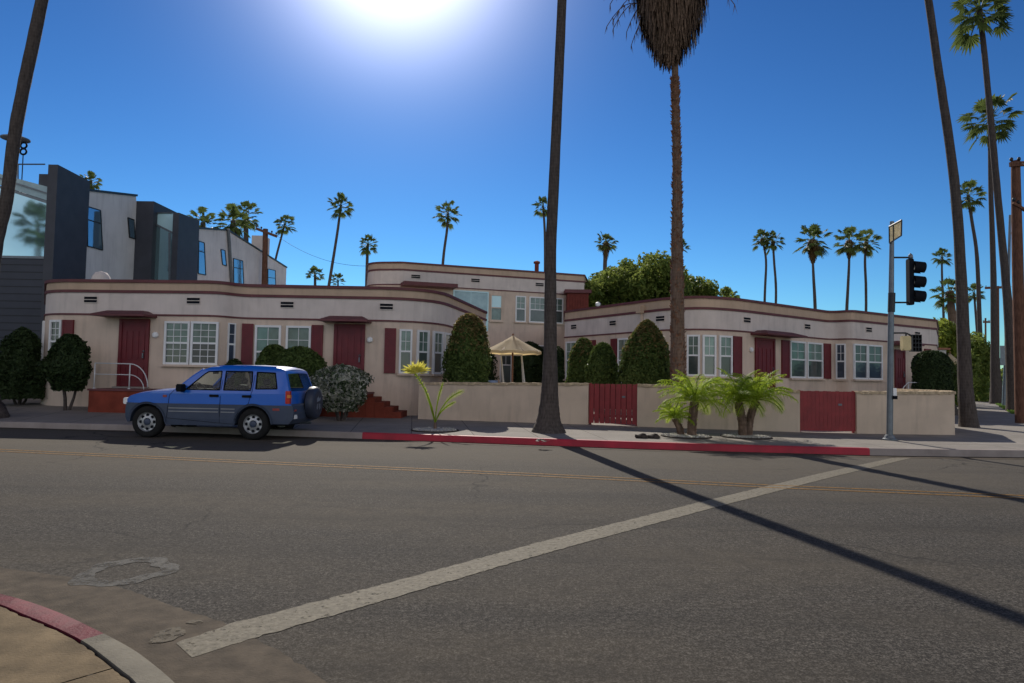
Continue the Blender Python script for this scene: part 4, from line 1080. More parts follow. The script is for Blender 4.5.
sh('tall_cone_shrub', 'big cone shaped hedge with sunlit left edge right of the picket gate', 621.5, 672, 320, 408, 22.6, cone, 9500, .065, ['hedge', 'hedge_warm'], stem=2, seed=12, warm=.8, lump=.05, jit=.16)
sh('clipped_shrub', 'square shouldered dark clipped hedge at the right end of the right wing', 915, 948, 351, 400, 27.6, lambda t: (1-max(0, (t-.6)/.4)**3)**.45, 4200, .065, ['hedge_dark'], stem=2, seed=13, lump=.03)
sh('court_hedge', 'dark hedge at the back of the court left of the parasol pole', 452, 494, 341, 400, 37.5, dome, 2600, .09, ['hedge_dark'], seed=14, ry=.6, stem=2)
sh('court_hedge', 'dark hedge at the back of the court between the parasol and the central trunk', 513, 545, 342, 400, 37.5, dome, 2600, .09, ['hedge_dark'], seed=15, ry=.6, stem=2)
sh('court_hedge', 'dark hedge at the back of the court right of the central trunk', 549, 566, 347, 400, 33.5, dome, 2000, .08, ['hedge_dark'], seed=16, ry=.6, stem=2)

# ------------------------------------------------------------------ broadleaf trees
def tree(name, label, base, clumps, n, leaf, m, seed=1, group=None, cat='tree'):
    r = random.Random(seed); t = thing(name, label, cat, base, group); base = V(base)
    bm = new()
    for c, rad in clumps:
        k = int(n*rad*rad)
        for i in range(k):
            d = V((r.gauss(0, 1), r.gauss(0, 1), r.gauss(0, 1))).normalized(); q = rad*r.uniform(.45, 1.08)
            leaf_quad(bm, V(c)+d*q, (d+V((r.uniform(-1, 1), r.uniform(-1, 1), r.uniform(-1, 1)))).normalized(), leaf*r.uniform(.6, 1.4), r)
    link_mesh('crown', bm, m, t)
    bm = new(); cs = sorted(clumps, key=lambda q: q[0][2]); top = sum((V(c[0]) for c in clumps), V((0, 0, 0)))/len(clumps)
    fork = base.lerp(top, .45)
    tube(bm, [base-V((0, 0, .2)), base.lerp(fork, .5)+V((.1, 0, 0)), fork], [.32, .24, .2], 8)
    for c, rad in clumps[::3]: tube(bm, [fork, fork.lerp(V(c), .5)+V((0, 0, .2)), V(c)], [.13, .08, .03], 5)
    link_mesh('trunk', bm, 'trunk', t); return t
def clumps_px(outline, Y, depth, n, rad, seed):
    """outline: list of (px, top py, bottom py)"""
    r = random.Random(seed); out = []
    for i in range(n):
        k = r.uniform(0, len(outline)-1.001); a, b = outline[int(k)], outline[int(k)+1]; u = k-int(k)
        px = a[0]+(b[0]-a[0])*u; top = a[1]+(b[1]-a[1])*u; bot = a[2]+(b[2]-a[2])*u
        rr = r.uniform(rad[0], rad[1]); y = Y+r.uniform(-depth, depth)
        py = top+rr*F/y+ (bot-top)*(r.random()**1.6)
        out.append((tuple(D(px, py, y)), rr))
    return out
cl = clumps_px([(584, 284, 330), (594, 272, 330), (610, 268, 330), (628, 258, 330), (645, 253, 330), (658, 250, 330), (672, 258, 330), (684, 266, 330)], 46, 2.2, 78, (.55, 1.05), 3)
b = D(635, 330, 46); tree('broadleaf_tree', 'dense broadleaf tree with yellow green clumps behind the left part of the right wing roof', (b.x, 46, 0), cl, 520, .15, 'tree', 5)
cl = clumps_px([(680, 262, 330), (692, 274, 330), (705, 278, 330), (720, 283, 330), (732, 290, 330), (742, 296, 330)], 50, 1.8, 34, (.4, .75), 6)
b = D(708, 330, 50); tree('broadleaf_tree', 'lower darker tree tapering down behind the bow of the right wing roof', (b.x, 50, 0), cl, 520, .16, 'tree', 7)
t_, _ = far('spiky little palm top between the tree clumps right of the roof vent', 655, 262, 9, [(655, 330, 3), (655, 290, 3)], 55, crown=6, group=FG)
far('low palm fronds poking out at the right end of the trees behind the roof', 728, 296, 11, [(728, 340, 3), (728, 320, 3)], 55, crown=5, group=FG)
cl = clumps_px([(934, 322, 395), (942, 316, 395), (952, 320, 395), (962, 330, 395)], 44, 1.5, 26, (.45, .8), 8)
b = D(948, 380, 44); tree('lime_tree', 'bright lime green tree right of the right wing, behind the stout palm', (b.x, 44, 0), cl, 520, .15, 'lime', 9)
cl = clumps_px([(960, 345, 398), (968, 332, 398), (978, 330, 398), (986, 345, 398)], 58, 2.5, 34, (.6, 1.0), 10)
b = D(973, 390, 58); tree('broadleaf_tree', 'dark tree between the palm trunks down the side street', (b.x, 58, 0), cl, 420, .18, 'tree', 11)
cl = clumps_px([(996, 372, 396), (1010, 366, 396), (1022, 370, 396)], 110, 5, 24, (1.0, 1.8), 12)
b = D(1010, 385, 110); tree('broadleaf_tree', 'far hazy tree at the end of the side street beside the distant house', (b.x, 110, 0), cl, 160, .3, 'tree', 13)
cl = clumps_px([(938, 372, 402), (950, 362, 402), (962, 362, 402)], 31, .8, 22, (.3, .5), 14)
b = D(950, 395, 31); shr = tree('garden_shrub', 'loose dark shrub behind the clipped hedge at the corner', (b.x, 31, .1), cl, 900, .07, 'hedge', 15, cat='shrub')

# ------------------------------------------------------------------ little date palms
def pinnate(bm, p0, az, el, L, droop, r, nl=26, ll=.24, w=.012, mi=0, yellow=False):
    pts = []; p = V(p0); e = el
    for k in range(nl+1):
        pts.append((p.copy(), e)); p = p+V((math.cos(az)*math.cos(e), math.sin(az)*math.cos(e), math.sin(e)))*(L/nl); e -= droop/nl*(0.4+1.2*k/nl)
    rach = [q for q, _ in pts]; tube(bm, rach[::3]+[rach[-1]], [.012]*len(rach[::3])+[.004], 4)
    side = V((-math.sin(az), math.cos(az), 0))
    for k in range(3, nl+1):
        q, e = pts[k]; t = V((math.cos(az)*math.cos(e), math.sin(az)*math.cos(e), math.sin(e))); up = side.cross(t)*-1
        f = k/nl; l = ll*(math.sin(math.pi*min(1, f*.82+.15))**.6)
        for s in (-1, 1):
            for u in (0,):
                o = q-t*(L/nl)*u
                d = (side*s*(1.0)+t*.5+up*r.uniform(-.1, .3)).normalized(); tip = o+d*l-V((0, 0, l*r.uniform(.25, .7)))
                m_ = o+d*l*.5+V((0, 0, .01)); ww = t*w
                v = [bm.verts.new(x) for x in (o-ww*.5, m_-ww, tip, m_+ww)]
                fc = bm.faces.new(v); fc.material_index = mi
def date_palm(parts, label, seed, ring_c, ring_r):
    """parts: list of (base px, base py, top px, top py, Y, w px, frond L, n)"""
    r = random.Random(seed); Y = parts[0][4]
    bpos = D(parts[0][0], parts[0][1], Y); base = V((bpos.x, Y, gz(bpos.x, Y)))
    t = thing('date_palm', label, 'small palm', base, 'little date palms in the sidewalk'); 
    for (bx, by, tx, ty, Y_, w, L, n) in parts:
        a = D(bx, by, Y_); b = D(tx, ty, Y_+r.uniform(-.1, .1)); a.z = gz(a.x, a.y)
        bm = new(); k = 7; pts = [a.lerp(b, i/k)+V(((b.x-a.x)*.25*math.sin(math.pi*i/k)*-1, 0, 0)) for i in range(k+1)]
        rad = [w*Y/F/2*(1.1-.1*i/k) for i in range(k+1)]
        tube(bm, pts, rad, 10)
        for i in range(150):
            f = r.random()*k; c = pts[int(f)].lerp(pts[min(int(f)+1, k)], f-int(f)); az = r.uniform(0, 6.28); d = V((math.cos(az), math.sin(az), .0)); s = V((-d.y, d.x, 0))
            p = c+d*rad[0]*.9; v = [bm.verts.new(x) for x in (p-s*.025-V((0, 0, .04)), p+s*.025-V((0, 0, .04)), p+d*.035+V((0, 0, .03)))]; bm.faces.new(v)
        link_mesh('trunk', bm, 'trunk_brown', t)
        bm = new()
        for i in range(n):
            q = i/n; az = i*2.4+r.uniform(-.2, .2); el = R(80-72*q+r.uniform(-8, 8))
            pinnate(bm, b+V((0, 0, .02)), az, el, L*r.uniform(.85, 1.08), R(62+35*r.random()), r, ll=L*.24, w=.010)
        link_mesh('crown', bm, 'date', t)
    return t
def tree_ring(px, py, rpx, label, g='gravel planting rings in the sidewalk'):
    c = Gz(px, py); r_ = rpx*c.y/F
    t = thing('planting_ring', label, 'planting ring', c, g)
    bm = new()
    lathe(bm, [(r_*.96, -.05), (r_*.97, .025), (r_*1.03, .025), (r_*1.05, -.05)], c, n=40); link_mesh('edging', bm, 'debris', t)
    bm = new(); n_ = 20; rr = random.Random(int(px))
    lathe(bm, [(r_*.965, .012), (r_*.7, .03), (r_*.35, .045), (0, .05)], c, n=36); link_mesh('gravel_bed', bm, 'gravel', t)
    bm = new()
    for i in range(260):
        a = rr.uniform(0, 6.28); q = r_*.93*math.sqrt(rr.random()); s = rr.uniform(.012, .035)
        box(bm, c+V((q*math.cos(a), q*math.sin(a), .03)), (s*1.5, s, s), X=(rr.uniform(-1, 1), rr.uniform(-1, 1), .2))
    g_ = link_mesh('pebbles', bm, 'gravel', t); g_['kind'] = 'stuff'
    return c
c1 = tree_ring(686, 436.5, 24, 'gravel planting ring around the left date palm with its low offshoot')
c2 = tree_ring(746, 437, 24, 'gravel planting ring around the twin stemmed date palm')
c3 = tree_ring(435, 430.5, 23, 'gravel planting ring around the single young yellow tipped palm')
date_palm([(691.5, 435, 694.5, 402, c1.y, 8.5, 1.05, 38), (681, 435, 675, 419, c1.y+.1, 6, .6, 20)], 'little date palm with a low offshoot beside it, left of the twin stemmed one', 3, None, None)
date_palm([(743, 436, 738, 402, c2.y, 8, .98, 34), (748, 436, 756, 401, c2.y+.12, 7.5, 1.02, 34)], 'little date palm with two stems forming a V, left of the solid red gate', 4, None, None)
r = random.Random(5); b = V((c3.x, c3.y, c3.z+.03))
t = thing('young_palm', 'young palm with upright fronds, one tipped bright yellow, beside the left garden wall end', 'young palm', b)
bm = new(); tube(bm, [b-V((0, 0, .08)), b+V((0, 0, .18))], [.05, .035], 8); link_mesh('trunk', bm, 'trunk_brown', t)
def frond_px(tip, ctrl, m, ll, n=20, start=.35, w=.008, name='frond'):
    A = b+V((0, 0, .15)); T_ = D(*tip, c3.y-.1); Cc = D(*ctrl, c3.y-.05); bm = new(); pts = [A*(1-u)**2+Cc*2*u*(1-u)+T_*u*u for u in [k/n for k in range(n+1)]]
    tube(bm, pts[::3]+[pts[-1]], [.016]*len(pts[::3])+[.005], 5)
    for k in range(int(n*start), n+1):
        d = (pts[min(k+1, n)]-pts[k-1]).normalized(); s = d.cross(V((0, 1, 0))).normalized(); f = (k/n-start)/(1-start); l = ll*(.35+.65*math.sin(math.pi*min(1, f*.8+.1)))
        for sg in (-1, 1):
            for dd in (0,):
                e = (s*sg+d*.9+V((0, r.uniform(-.5, .5), -.1))).normalized(); o = pts[k]-d*.02*dd; tip_ = o+e*l; ww = d*w
                bm.faces.new([bm.verts.new(x) for x in (o-ww*.4, o+e*l*.5-ww, tip_, o+e*l*.5+ww)])
    link_mesh(name, bm, m, t)
frond_px((411, 368), (432, 394), 'date', .09, start=.45); frond_px((463, 391), (444, 396), 'date', .12, start=.45)
frond_px((443, 383), (436, 402), 'date', .07, start=.5); frond_px((425, 388), (430, 404), 'date', .07, start=.5); frond_px((455, 402), (440, 408), 'date', .08, start=.5)
bm = new(); tp = D(416, 371, c3.y-.1)
for i in range(150):
    a = rnd.uniform(R(-5), R(190)); d = V((math.cos(a), rnd.uniform(-.4, .4), math.sin(a)*.6)).normalized(); l = rnd.uniform(.16, .34)
    o = tp+V((rnd.uniform(-.10, .14), rnd.uniform(-.05, .05), rnd.uniform(-.06, .03))); w_ = d.cross(V((0, 1, 0))).normalized()*.014
    bm.faces.new([bm.verts.new(x) for x in (o, o+d*l*.5-w_, o+d*l, o+d*l*.5+w_)])
link_mesh('yellow_frond_tip', bm, 'yellow_leaf', t)

# ------------------------------------------------------------------ grass strip and side street
bm = new(); 
gA, gB = Gz(1016, 412), Gz(983, 397)
gd = SD; gn = V((SD.y, -SD.x, 0))
r = random.Random(9)
o0 = D(1024, 415, 33); o0 = V((o0.x-1.0, o0.y, 0))
bm2 = new()
L0 = V((24.2, 33.0, 0)); 
def gpos(u, v): return L0+SD*u+gn*v
q = [gpos(0, -.6), gpos(0, 2.6), gpos(60, 2.6), gpos(60, -.6)]
sheet(bm2, [(p.x, p.y) for p in q], gz(30, 40)+.006); struct('grass_verge', bm2, 'grass_soil')
for i in range(16000):
    u = r.random()**1.5*58; p = gpos(u, r.uniform(-.55, 2.55)); p.z = gz(p.x, p.y)+.005; a = r.uniform(0, 6.28); h_ = r.uniform(.05, .13); s = V((math.cos(a), math.sin(a), 0))*.02
    bm.faces.new([bm.verts.new(x) for x in (p-s, p+s, p+V((r.uniform(-.05, .05), r.uniform(-.05, .05), h_)))])
tag(link_mesh('grass', bm, 'grass'), 'sunlit green grass on the verge between side street palms', 'grass', kind='stuff')

# utility poles
def upole(label, pts, Y, arms, group='wooden utility poles', zb=0.2):
    P = trunk_pts(pts, Y); P[0] = (V((P[0][0].x, Y, zb)), P[0][1])
    t = thing('utility_pole', label, 'utility pole', P[0][0], group)
    bm = new(); tube(bm, [p for p, _ in P], [r for _, r in P], 12); link_mesh('pole', bm, 'pole_wood', t, smooth=50)
    for (x0, y0, x1, y1, th) in arms:
        bm = new(); a, b = D(x0, y0, Y-.15), D(x1, y1, Y-.15); box(bm, (a+b)/2, ((b-a).length, .1, th), X=(b-a)); ar = link_mesh('crossarm', bm, 'pole_wood', t)
        for u in (.04, .25, .75, .96):
            bm = new(); p = a.lerp(b, u)+V((0, 0, th/2)); lathe(bm, [(.015, 0), (.02, .04), (.055, .05), (.06, .13), (.03, .17), (0, .18)], p, n=8); link_mesh('insulator', bm, 'dark_metal', ar, smooth=True)
    return t
upole('wooden utility pole with crossarm in front of the sloping grey town house', [(264, 320, 5.5), (264.5, 280, 5.5), (265.5, 229, 5)], 44, [(256, 228.5, 277, 236.5, .16)])
pp = Gz(1021.5, 423)
upole('reddish brown utility pole at the right edge of the photo', [(1021.5, 423, 11), (1020, 360, 10.5), (1017.5, 260, 10), (1015.5, 161, 8)], pp.y, [(1010, 164.5, 1046, 162.5, .17), (1013, 203, 1035, 216, .09)], zb=gz(pp.x, pp.y))
upole('far utility pole with crossarm between the side street palms', [(998.5, 394, 2.4), (998, 286, 2)], 90, [(985, 288, 1010, 287, .3)])
upole('thin far utility pole left of the tall slim palm', [(986, 394, 1.8), (985.5, 318, 1.6)], 110, [(983, 322, 990, 322, .3)])
# slanted light pole with sign back
t = thing('street_light_pole', 'pale grey pole carrying the blank back of a sign on the side street', 'pole', (D(1004, 400, 45).x, 45, .2))
bm = new(); tube(bm, [V((D(1004, 400, 45).x, 45, .2)), D(1008, 300, 45), D(1010, 215, 45)], [.13, .10, .07], 8); link_mesh('pole', bm, 'grey_metal', t)
bm = new(); box(bm, D(1003.5, 355.5, 44.6), (.42, .04, 1.25)); link_mesh('sign_back', bm, 'grey_metal', t)
# distant houses, cars and cottage corner
def house(label, px0, px1, py0, py1, Y, m, roofm, cat='house'):
    a, b = D(px0, py1, Y), D(px1, py0, Y); t = thing('house', label, cat, ((a.x+b.x)/2, Y, 0), 'far houses')
    zt_ = b.z-.9; bm = new(); box(bm, ((a.x+b.x)/2, Y+4, zt_/2), (b.x-a.x, 8, zt_)); link_mesh('wall', bm, m, t)
    bm = new(); x0, x1 = a.x-.4, b.x+.4; y0, y1 = Y-.4, Y+8.4; zr_ = b.z+.1
    v = [bm.verts.new(q) for q in ((x0, y0, zt_), (x1, y0, zt_), (x1, y1, zt_), (x0, y1, zt_), (x0+1, Y+4, zr_), (x1-1, Y+4, zr_))]
    for f in ((0, 1, 5, 4), (1, 2, 5), (2, 3, 4, 5), (3, 0, 4), (3, 2, 1, 0)): bm.faces.new([v[i] for i in f])
    link_mesh('roof', bm, roofm, t)
    n = max(2, int((b.x-a.x)/3))
    for k in range(n):
        x = a.x+(b.x-a.x)*(k+.5)/n; bm = new(); box(bm, (x, Y-.03, zt_*.6), (1.2, .1, 1.1)); w = link_mesh('window', bm, 'white', t)
        bm = new(); box(bm, (x, Y-.09, zt_*.6), (1.0, .03, .9)); link_mesh('pane', bm, 'pane_lower', w)
house('far beige house with terracotta roof at the end of the side street', 986, 1040, 371, 392, 120, 'far_wall', 'roof_tile')
house('far pale house behind the dark tree down the side street', 940, 984, 366, 392, 95, 'white_stucco', 'roof_tile')
t = thing('cottage', 'white stucco garden cottage corner right of the right wing behind the clipped hedge', 'house', (D(945, 380, 38).x, 39, .1))
a, b = D(937.5, 345, 37.5), D(946, 345, 37.5)
bm = new(); box(bm, ((a.x+b.x)/2, 39, 1.7), (b.x-a.x, 3, 3.4)); link_mesh('wall', bm, 'white_stucco', t)
bm = new(); box(bm, ((a.x+b.x)/2, 39, 3.46), (b.x-a.x+.3, 3.3, .1)); link_mesh('roof', bm, 'roof_tile', t)
bm = new(); box(bm, ((a.x+b.x)/2, 37.46, 2.3), (.2, .06, .9)); link_mesh('window', bm, 'pane_blue', t)

# ------------------------------------------------------------------ parasols and court furniture
def parasol(label, px, py_ap, py_ed, px0, px1, Y, pole_y, m='canvas', ribs=8):
    ap = D(px, py_ap, Y); e = D(px, py_ed, Y); R_ = (D(px1, py_ed, Y).x-D(px0, py_ed, Y).x)/2; gzb = .2
    t = thing('parasol', label, 'parasol', (ap.x, Y, gzb))
    bm = new(); top = bm.verts.new(ap); n = ribs; zc = e.z
    rings = []
    for q in (.33, .66, 1.0):
        rg = []
        for k in range(n*4):
            a = 2*math.pi*k/(n*4); sc = 1-.05*(1-abs(math.cos(n*a/2)))*1.3
            rr = R_*q*sc; z = ap.z-(ap.z-zc)*(q**.9)-.035*q*(1-abs(math.cos(n*a/2)))
            rg.append(bm.verts.new((ap.x+rr*math.cos(a), Y+rr*math.sin(a), z)))
        rings.append(rg)
    for k in range(n*4): bm.faces.new((top, rings[0][k], rings[0][(k+1) % (n*4)]))
    for a, b in zip(rings, rings[1:]):
        for k in range(n*4): bm.faces.new((a[k], b[k], b[(k+1) % (n*4)], a[(k+1) % (n*4)]))
    val = [bm.verts.new(v.co-V((0, 0, .10))) for v in rings[-1]]
    for k in range(n*4): bm.faces.new((rings[-1][k], val[k], val[(k+1) % (n*4)], rings[-1][(k+1) % (n*4)]))
    link_mesh('canopy', bm, m, t, smooth=35)
    bm = new(); tube(bm, [(ap.x, Y, gzb), (ap.x, Y, ap.z-.02)], .035, 8); lathe(bm, [(.02, 0), (.05, .03), (0, .10)], ap, n=8); link_mesh('pole', bm, 'wood', t)
    for k in range(n):
        a = 2*math.pi*k/n+math.pi/n; bm = new(); tube(bm, [(ap.x, Y, ap.z-.12), (ap.x+R_*.93*math.cos(a), Y+R_*.93*math.sin(a), zc-.02)], .012, 4); link_mesh('rib', bm, 'wood', t)
    bm = new(); lathe(bm, [(.3, 0), (.3, .05), (.06, .1), (.06, .3)], (ap.x, Y, gzb), n=16); link_mesh('base', bm, 'dark_metal', t)
def canvas_mat():
    m, nt, b, out = new_mat('sunlit parasol canvas'); v = coords(nt)
    c = mixc(nt, ramp(nt, noise(nt, v, 3, 5), [(.55, 0), (.7, .6)]), (.80, .70, .50), (.42, .40, .30))
    nt.links.new(c, b.inputs['Base Color']); b.inputs['Roughness'].default_value = .9
    t = nt.nodes.new('ShaderNodeBsdfTranslucent'); t.inputs[0].default_value = (.75, .58, .30, 1)
    mx = nt.nodes.new('ShaderNodeMixShader'); mx.inputs[0].default_value = .55
    nt.links.new(b.outputs[0], mx.inputs[1]); nt.links.new(t.outputs[0], mx.inputs[2]); nt.links.new(mx.outputs[0], out.inputs[0]); return m
M['canvas'] = canvas_mat()
parasol('cream canvas parasol open in the court behind the garden wall', 513, 335.5, 351, 485, 542.5, 26.5, 390)
parasol('white garden umbrella corner behind the clipped hedge at the right', 950, 353, 362, 940, 958, 36, 390)
t = thing('swing_frame', 'white slanted legs of a garden swing frame under the cream parasol', 'swing', (D(513, 390, 27.4).x, 27.4, .2))
for xt, xb_ in ((501, 506.5), (521.5, 528)):
    a = D(xt, 355, 27.4); b = V((D(xb_, 392, 27.4).x, 27.1, .2)); bm = new(); tube(bm, [b, a], .03, 8); link_mesh('leg', bm, 'railing', t)
    b2 = V((b.x-.1, 28.3, .2)); bm = new(); tube(bm, [b2, a], .03, 8); link_mesh('leg', bm, 'railing', t)
bm = new(); tube(bm, [D(500, 355, 27.4), D(522.5, 355, 27.4)], .035, 8); link_mesh('top_bar', bm, 'railing', t)
# pale blue cushion bundle by the parasol
c = D(493, 378, 26.0); t = thing('garden_chair', 'garden chair with pale blue cushion left of the parasol pole', 'chair', (c.x, 26.0, .2))
bm = new(); box(bm, (c.x, 26, .62), (.55, .5, .1)); link_mesh('seat', bm, 'wood', t)
bm = new(); box(bm, (c.x, 26.26, 1.0), (.55, .06, .75)); link_mesh('backrest', bm, 'wood', t)
M['cushion'] = mat('pale blue cushion', (.25, .33, .50), .3, 6, .9)
bm = new(); v_ = box(bm, (c.x, 26.0, 1.28), (.36, .25, .30)); bmesh.ops.bevel(bm, geom=list(bm.edges), offset=.08, segments=3); link_mesh('cushion', bm, 'cushion', t, smooth=True)
for sx in (-.24, .24):
    for sy in (-.22, .22): bm = new(); box(bm, (c.x+sx, 26+sy, .385), (.05, .05, .37)); link_mesh('leg', bm, 'wood', t)

# ------------------------------------------------------------------ traffic signal
tb = Gz(889.5, 440); Ys = tb.y
t = thing('traffic_signal', 'grey steel pole with dark three lens traffic signal seen side on and framed sign', 'traffic signal', (tb.x, Ys, gz(tb.x, Ys)))
top = D(892, 221.5, Ys)
bm = new(); tube(bm, [(tb.x, Ys, gz(tb.x, Ys)), D(890.8, 330, Ys), top], [.075, .07, .05], 14); link_mesh('shaft', bm, 'grey_metal', t, smooth=50)
bm = new(); lathe(bm, [(.17, 0), (.17, .03), (.13, .05), (.10, .12), (.08, .13)], (tb.x, Ys, gz(tb.x, Ys)), n=16); link_mesh('base_plate', bm, 'grey_metal', t)
bm = new(); a = D(891.3, 312, Ys); b = D(891.8, 293, Ys); tube(bm, [a, b], .085, 12); link_mesh('clamp_band', bm, 'dark_metal', t)
def hbar(p, q, r_=.022): bm = new(); tube(bm, [p, q], r_, 6); link_mesh('bracket_arm', bm, 'dark_metal', t)
hbar(D(891, 257.5, Ys), D(909, 257.5, Ys)); hbar(D(891, 302.5, Ys), D(909, 302.5, Ys))
bm = new(); p0, p1 = D(905.3, 259, Ys), D(912.5, 305, Ys); cxm = (p0+p1)/2
box(bm, cxm+V((.03, 0, 0)), ((p1.x-p0.x)*.7, .16, p0.z-p1.z)); bmesh.ops.bevel(bm, geom=list(bm.edges), offset=.02, segments=2)
hd = link_mesh('signal_head', bm, 'black', t)
bm = new(); c = D(910.5, 256.5, Ys); lathe(bm, [(.03, -.1), (.06, -.03), (.05, .04), (0, .09)], c, n=10); link_mesh('top_cap', bm, 'grey_metal', hd)
for py in (267, 281.5, 296):
    c = D(912.5, py, Ys); bm = new(); Rv = .155
    n_ = 20; pr1, pr2 = [], []
    for k in range(n_+1):
        a = R(-62)+R(304)*k/n_; yy, zz2 = Rv*math.cos(a), Rv*math.sin(a)
        pr1.append(bm.verts.new(c+V((0, yy, zz2)))); pr2.append(bm.verts.new(c+V((.27+.02*math.sin(a), yy*.97, zz2*.97-.02))))
    for k in range(n_): bm.faces.new((pr1[k], pr1[k+1], pr2[k+1], pr2[k]))
    link_mesh('visor', bm, 'black', hd, smooth=True)
    bm = new(); lathe(bm, [(0, .03), (.08, .02), (.13, 0)], c, (1, 0, 0), 16); link_mesh('lens', bm, 'dark_metal', hd, smooth=True)
hbar(D(891, 333, Ys), D(906, 333, Ys), .02); hbar(D(906, 333, Ys), D(906, 337, Ys), .02); hbar(D(906, 333, Ys), D(912, 336, Ys), .02)
bm = new(); p0, p1 = D(901.5, 336, Ys), D(909.7, 350.5, Ys); box(bm, (p0+p1)/2, (p1.x-p0.x, .14, p0.z-p1.z)); bmesh.ops.bevel(bm, geom=list(bm.edges), offset=.03, segments=2)
link_mesh('pedestrian_signal', bm, 'cream', t)
bm = new(); p0, p1 = D(911, 335, Ys+.15), D(920, 351.5, Ys+.15)
wq, hq = p1.x-p0.x, p0.z-p1.z; cq = (p0+p1)/2
for k in range(5): box(bm, cq+V((0, 0, (k/4-.5)*hq)), (wq, .16, .014)); 
for k in range(4): box(bm, cq+V(((k/3-.5)*wq, 0, 0)), (.014, .157, hq+.014))
box(bm, cq+V((0, .09, 0)), (wq, .02, hq)); link_mesh('pedestrian_signal', bm, 'dark_metal', t)
bm = new(); p = D(894.7, 392.5, Ys-.06); box(bm, p, (.085, .03, .22)); link_mesh('button_plate', bm, 'white', t)
bm = new(); p = D(894.6, 397.5, Ys-.07); box(bm, p+V((0, -.02, 0)), (.09, .07, .085)); lathe(bm, [(.02, .0), (.02, .05), (0, .055)], p+V((0, -.05, 0)), (0, -1, 0), 8); link_mesh('push_button', bm, 'black', t)
# framed street sign seen obliquely
a0, a1 = D(889.5, 243, Ys), D(889.3, 226.5, Ys); b0, b1 = D(901.3, 235.5, Ys-.75), D(901.6, 220, Ys-.75)
bm = new(); quad(bm, a0, b0, b1, a1); th = V((.05, .02, 0)); 
fr = new()
for p, q in ((a0, b0), (b0, b1), (b1, a1), (a1, a0), (a0.lerp(b0, .34), a1.lerp(b1, .34))): tube(fr, [p, q], .018, 5)
s_ = link_mesh('street_sign', fr, 'dark_metal', t); f2 = bm.faces[:]; bmesh.ops.solidify(bm, geom=f2, thickness=.03); link_mesh('sign_face', bm, 'cream', s_)
# small things on the kerb
c = Gz(648, 438.2); r = random.Random(2)
for dx, lb in ((-.16, 'left one of two small dark lumps of litter by the red kerb'), (.13, 'right one of two small dark lumps of litter by the red kerb')):
    bm = new(); bmesh.ops.create_icosphere(bm, subdivisions=2, radius=1)
    for v in bm.verts: v.co = V((v.co.x*.17, v.co.y*.10, max(v.co.z, -.4)*.07*(1+.4*math.sin(v.co.x*5))))*(1+r.uniform(-.12, .12))+V((c.x+dx, c.y, gz(c.x, c.y)+.035))
    tag(link_mesh('litter', bm, 'debris', at=(c.x+dx, c.y, gz(c.x, c.y))), lb, 'litter', 'dark litter on the kerb')
c = G(541.5, 442, KH); bm = new()
for k in range(5):
    a = k*1.25; box(bm, c+V((.09*math.cos(a), .05*math.sin(a), .015+.01*k)), (.17, .07, .006), X=(math.cos(a*2), math.sin(a*2), .25), Z=(rnd.uniform(-.4, .4), rnd.uniform(-.4, .4), 1))
tag(link_mesh('dry_leaves', bm, 'concrete', at=c), 'small heap of pale dry leaves on the red kerb in front of the central palm', 'leaves')

# overhead wires at the right utility pole and the far pole line
def wire(label, A, B, sag, r_=.008):
    bm = new(); pts = [A.lerp(B, k/16)-V((0, 0, sag*4*(k/16)*(1-k/16))) for k in range(17)]
    tube(bm, pts, r_, 4); tag(link_mesh('overhead_wire', bm, 'black', at=A), label, 'wire', 'overhead wires')
pa = D(1017, 163, pp.y)
wire('upper overhead wire running right and away from the reddish utility pole crossarm', D(1021, 161, pp.y), D(1001, 286, 90), .8)
wire('thin overhead wire from the reddish utility pole crossarm to the right frame edge', D(1021, 162, pp.y), D(1060, 140, 14), .3)
wire('overhead wire from the far crossarm pole towards the right frame edge', D(1009, 286, 90), D(1060, 270, 40), .5, .02)
wire('thin overhead wire from the skyline utility pole crossarm down to the right', D(276, 235, 44), D(366, 266, 41), .5, .012)
# ------------------------------------------------------------------ blue compact off-road car
M['car_blue'] = None
def carpaint():
    m, nt, b, out = new_mat('blue car paint'); v = coords(nt)
    c = mixc(nt, ramp(nt, noise(nt, v, 1.5, 5), [(.4, 0), (.8, .25)]), (.002, .125, .60), (.008, .09, .42))
    nt.links.new(c, b.inputs['Base Color']); b.inputs['Roughness'].default_value = .38; b.inputs['Metallic'].default_value = .0
    b.inputs['Coat Weight'].default_value = .8; b.inputs['Coat Roughness'].default_value = .12; return m
M['car_blue'] = carpaint()
M['cladding'] = mat('grey lower cladding', (.045, .062, .105), .12, 3, .55, bmp=.05)
M['clad_stripe'] = mat('pale cladding stripe', (.26, .27, .29), .1, 3, .5, bmp=0)
M['tyre'] = mat('tyre rubber', (.018, .018, .018), .2, 8, .85, bmp=.2)
M['rim'] = mat('silver steel rim', (.42, .43, .44), .15, 6, .4, metal=.6, bmp=.05)
M['interior'] = mat('dark grey interior', (.02, .023, .03), .15, 4, .85, bmp=0)
M['tail_red'] = mat('red tail lamp', (.50, .02, .015), .1, 6, .15, bmp=0, coat=1)
M['amber'] = mat('amber lamp', (.75, .22, .03), .1, 6, .2, bmp=0, coat=1)
M['badge'] = mat('pale grey cover graphic', (.30, .33, .40), .2, 12, .6, bmp=0)
M['rusty_red'] = mat('dull red marker', (.30, .05, .05), .1, 8, .3, bmp=0)
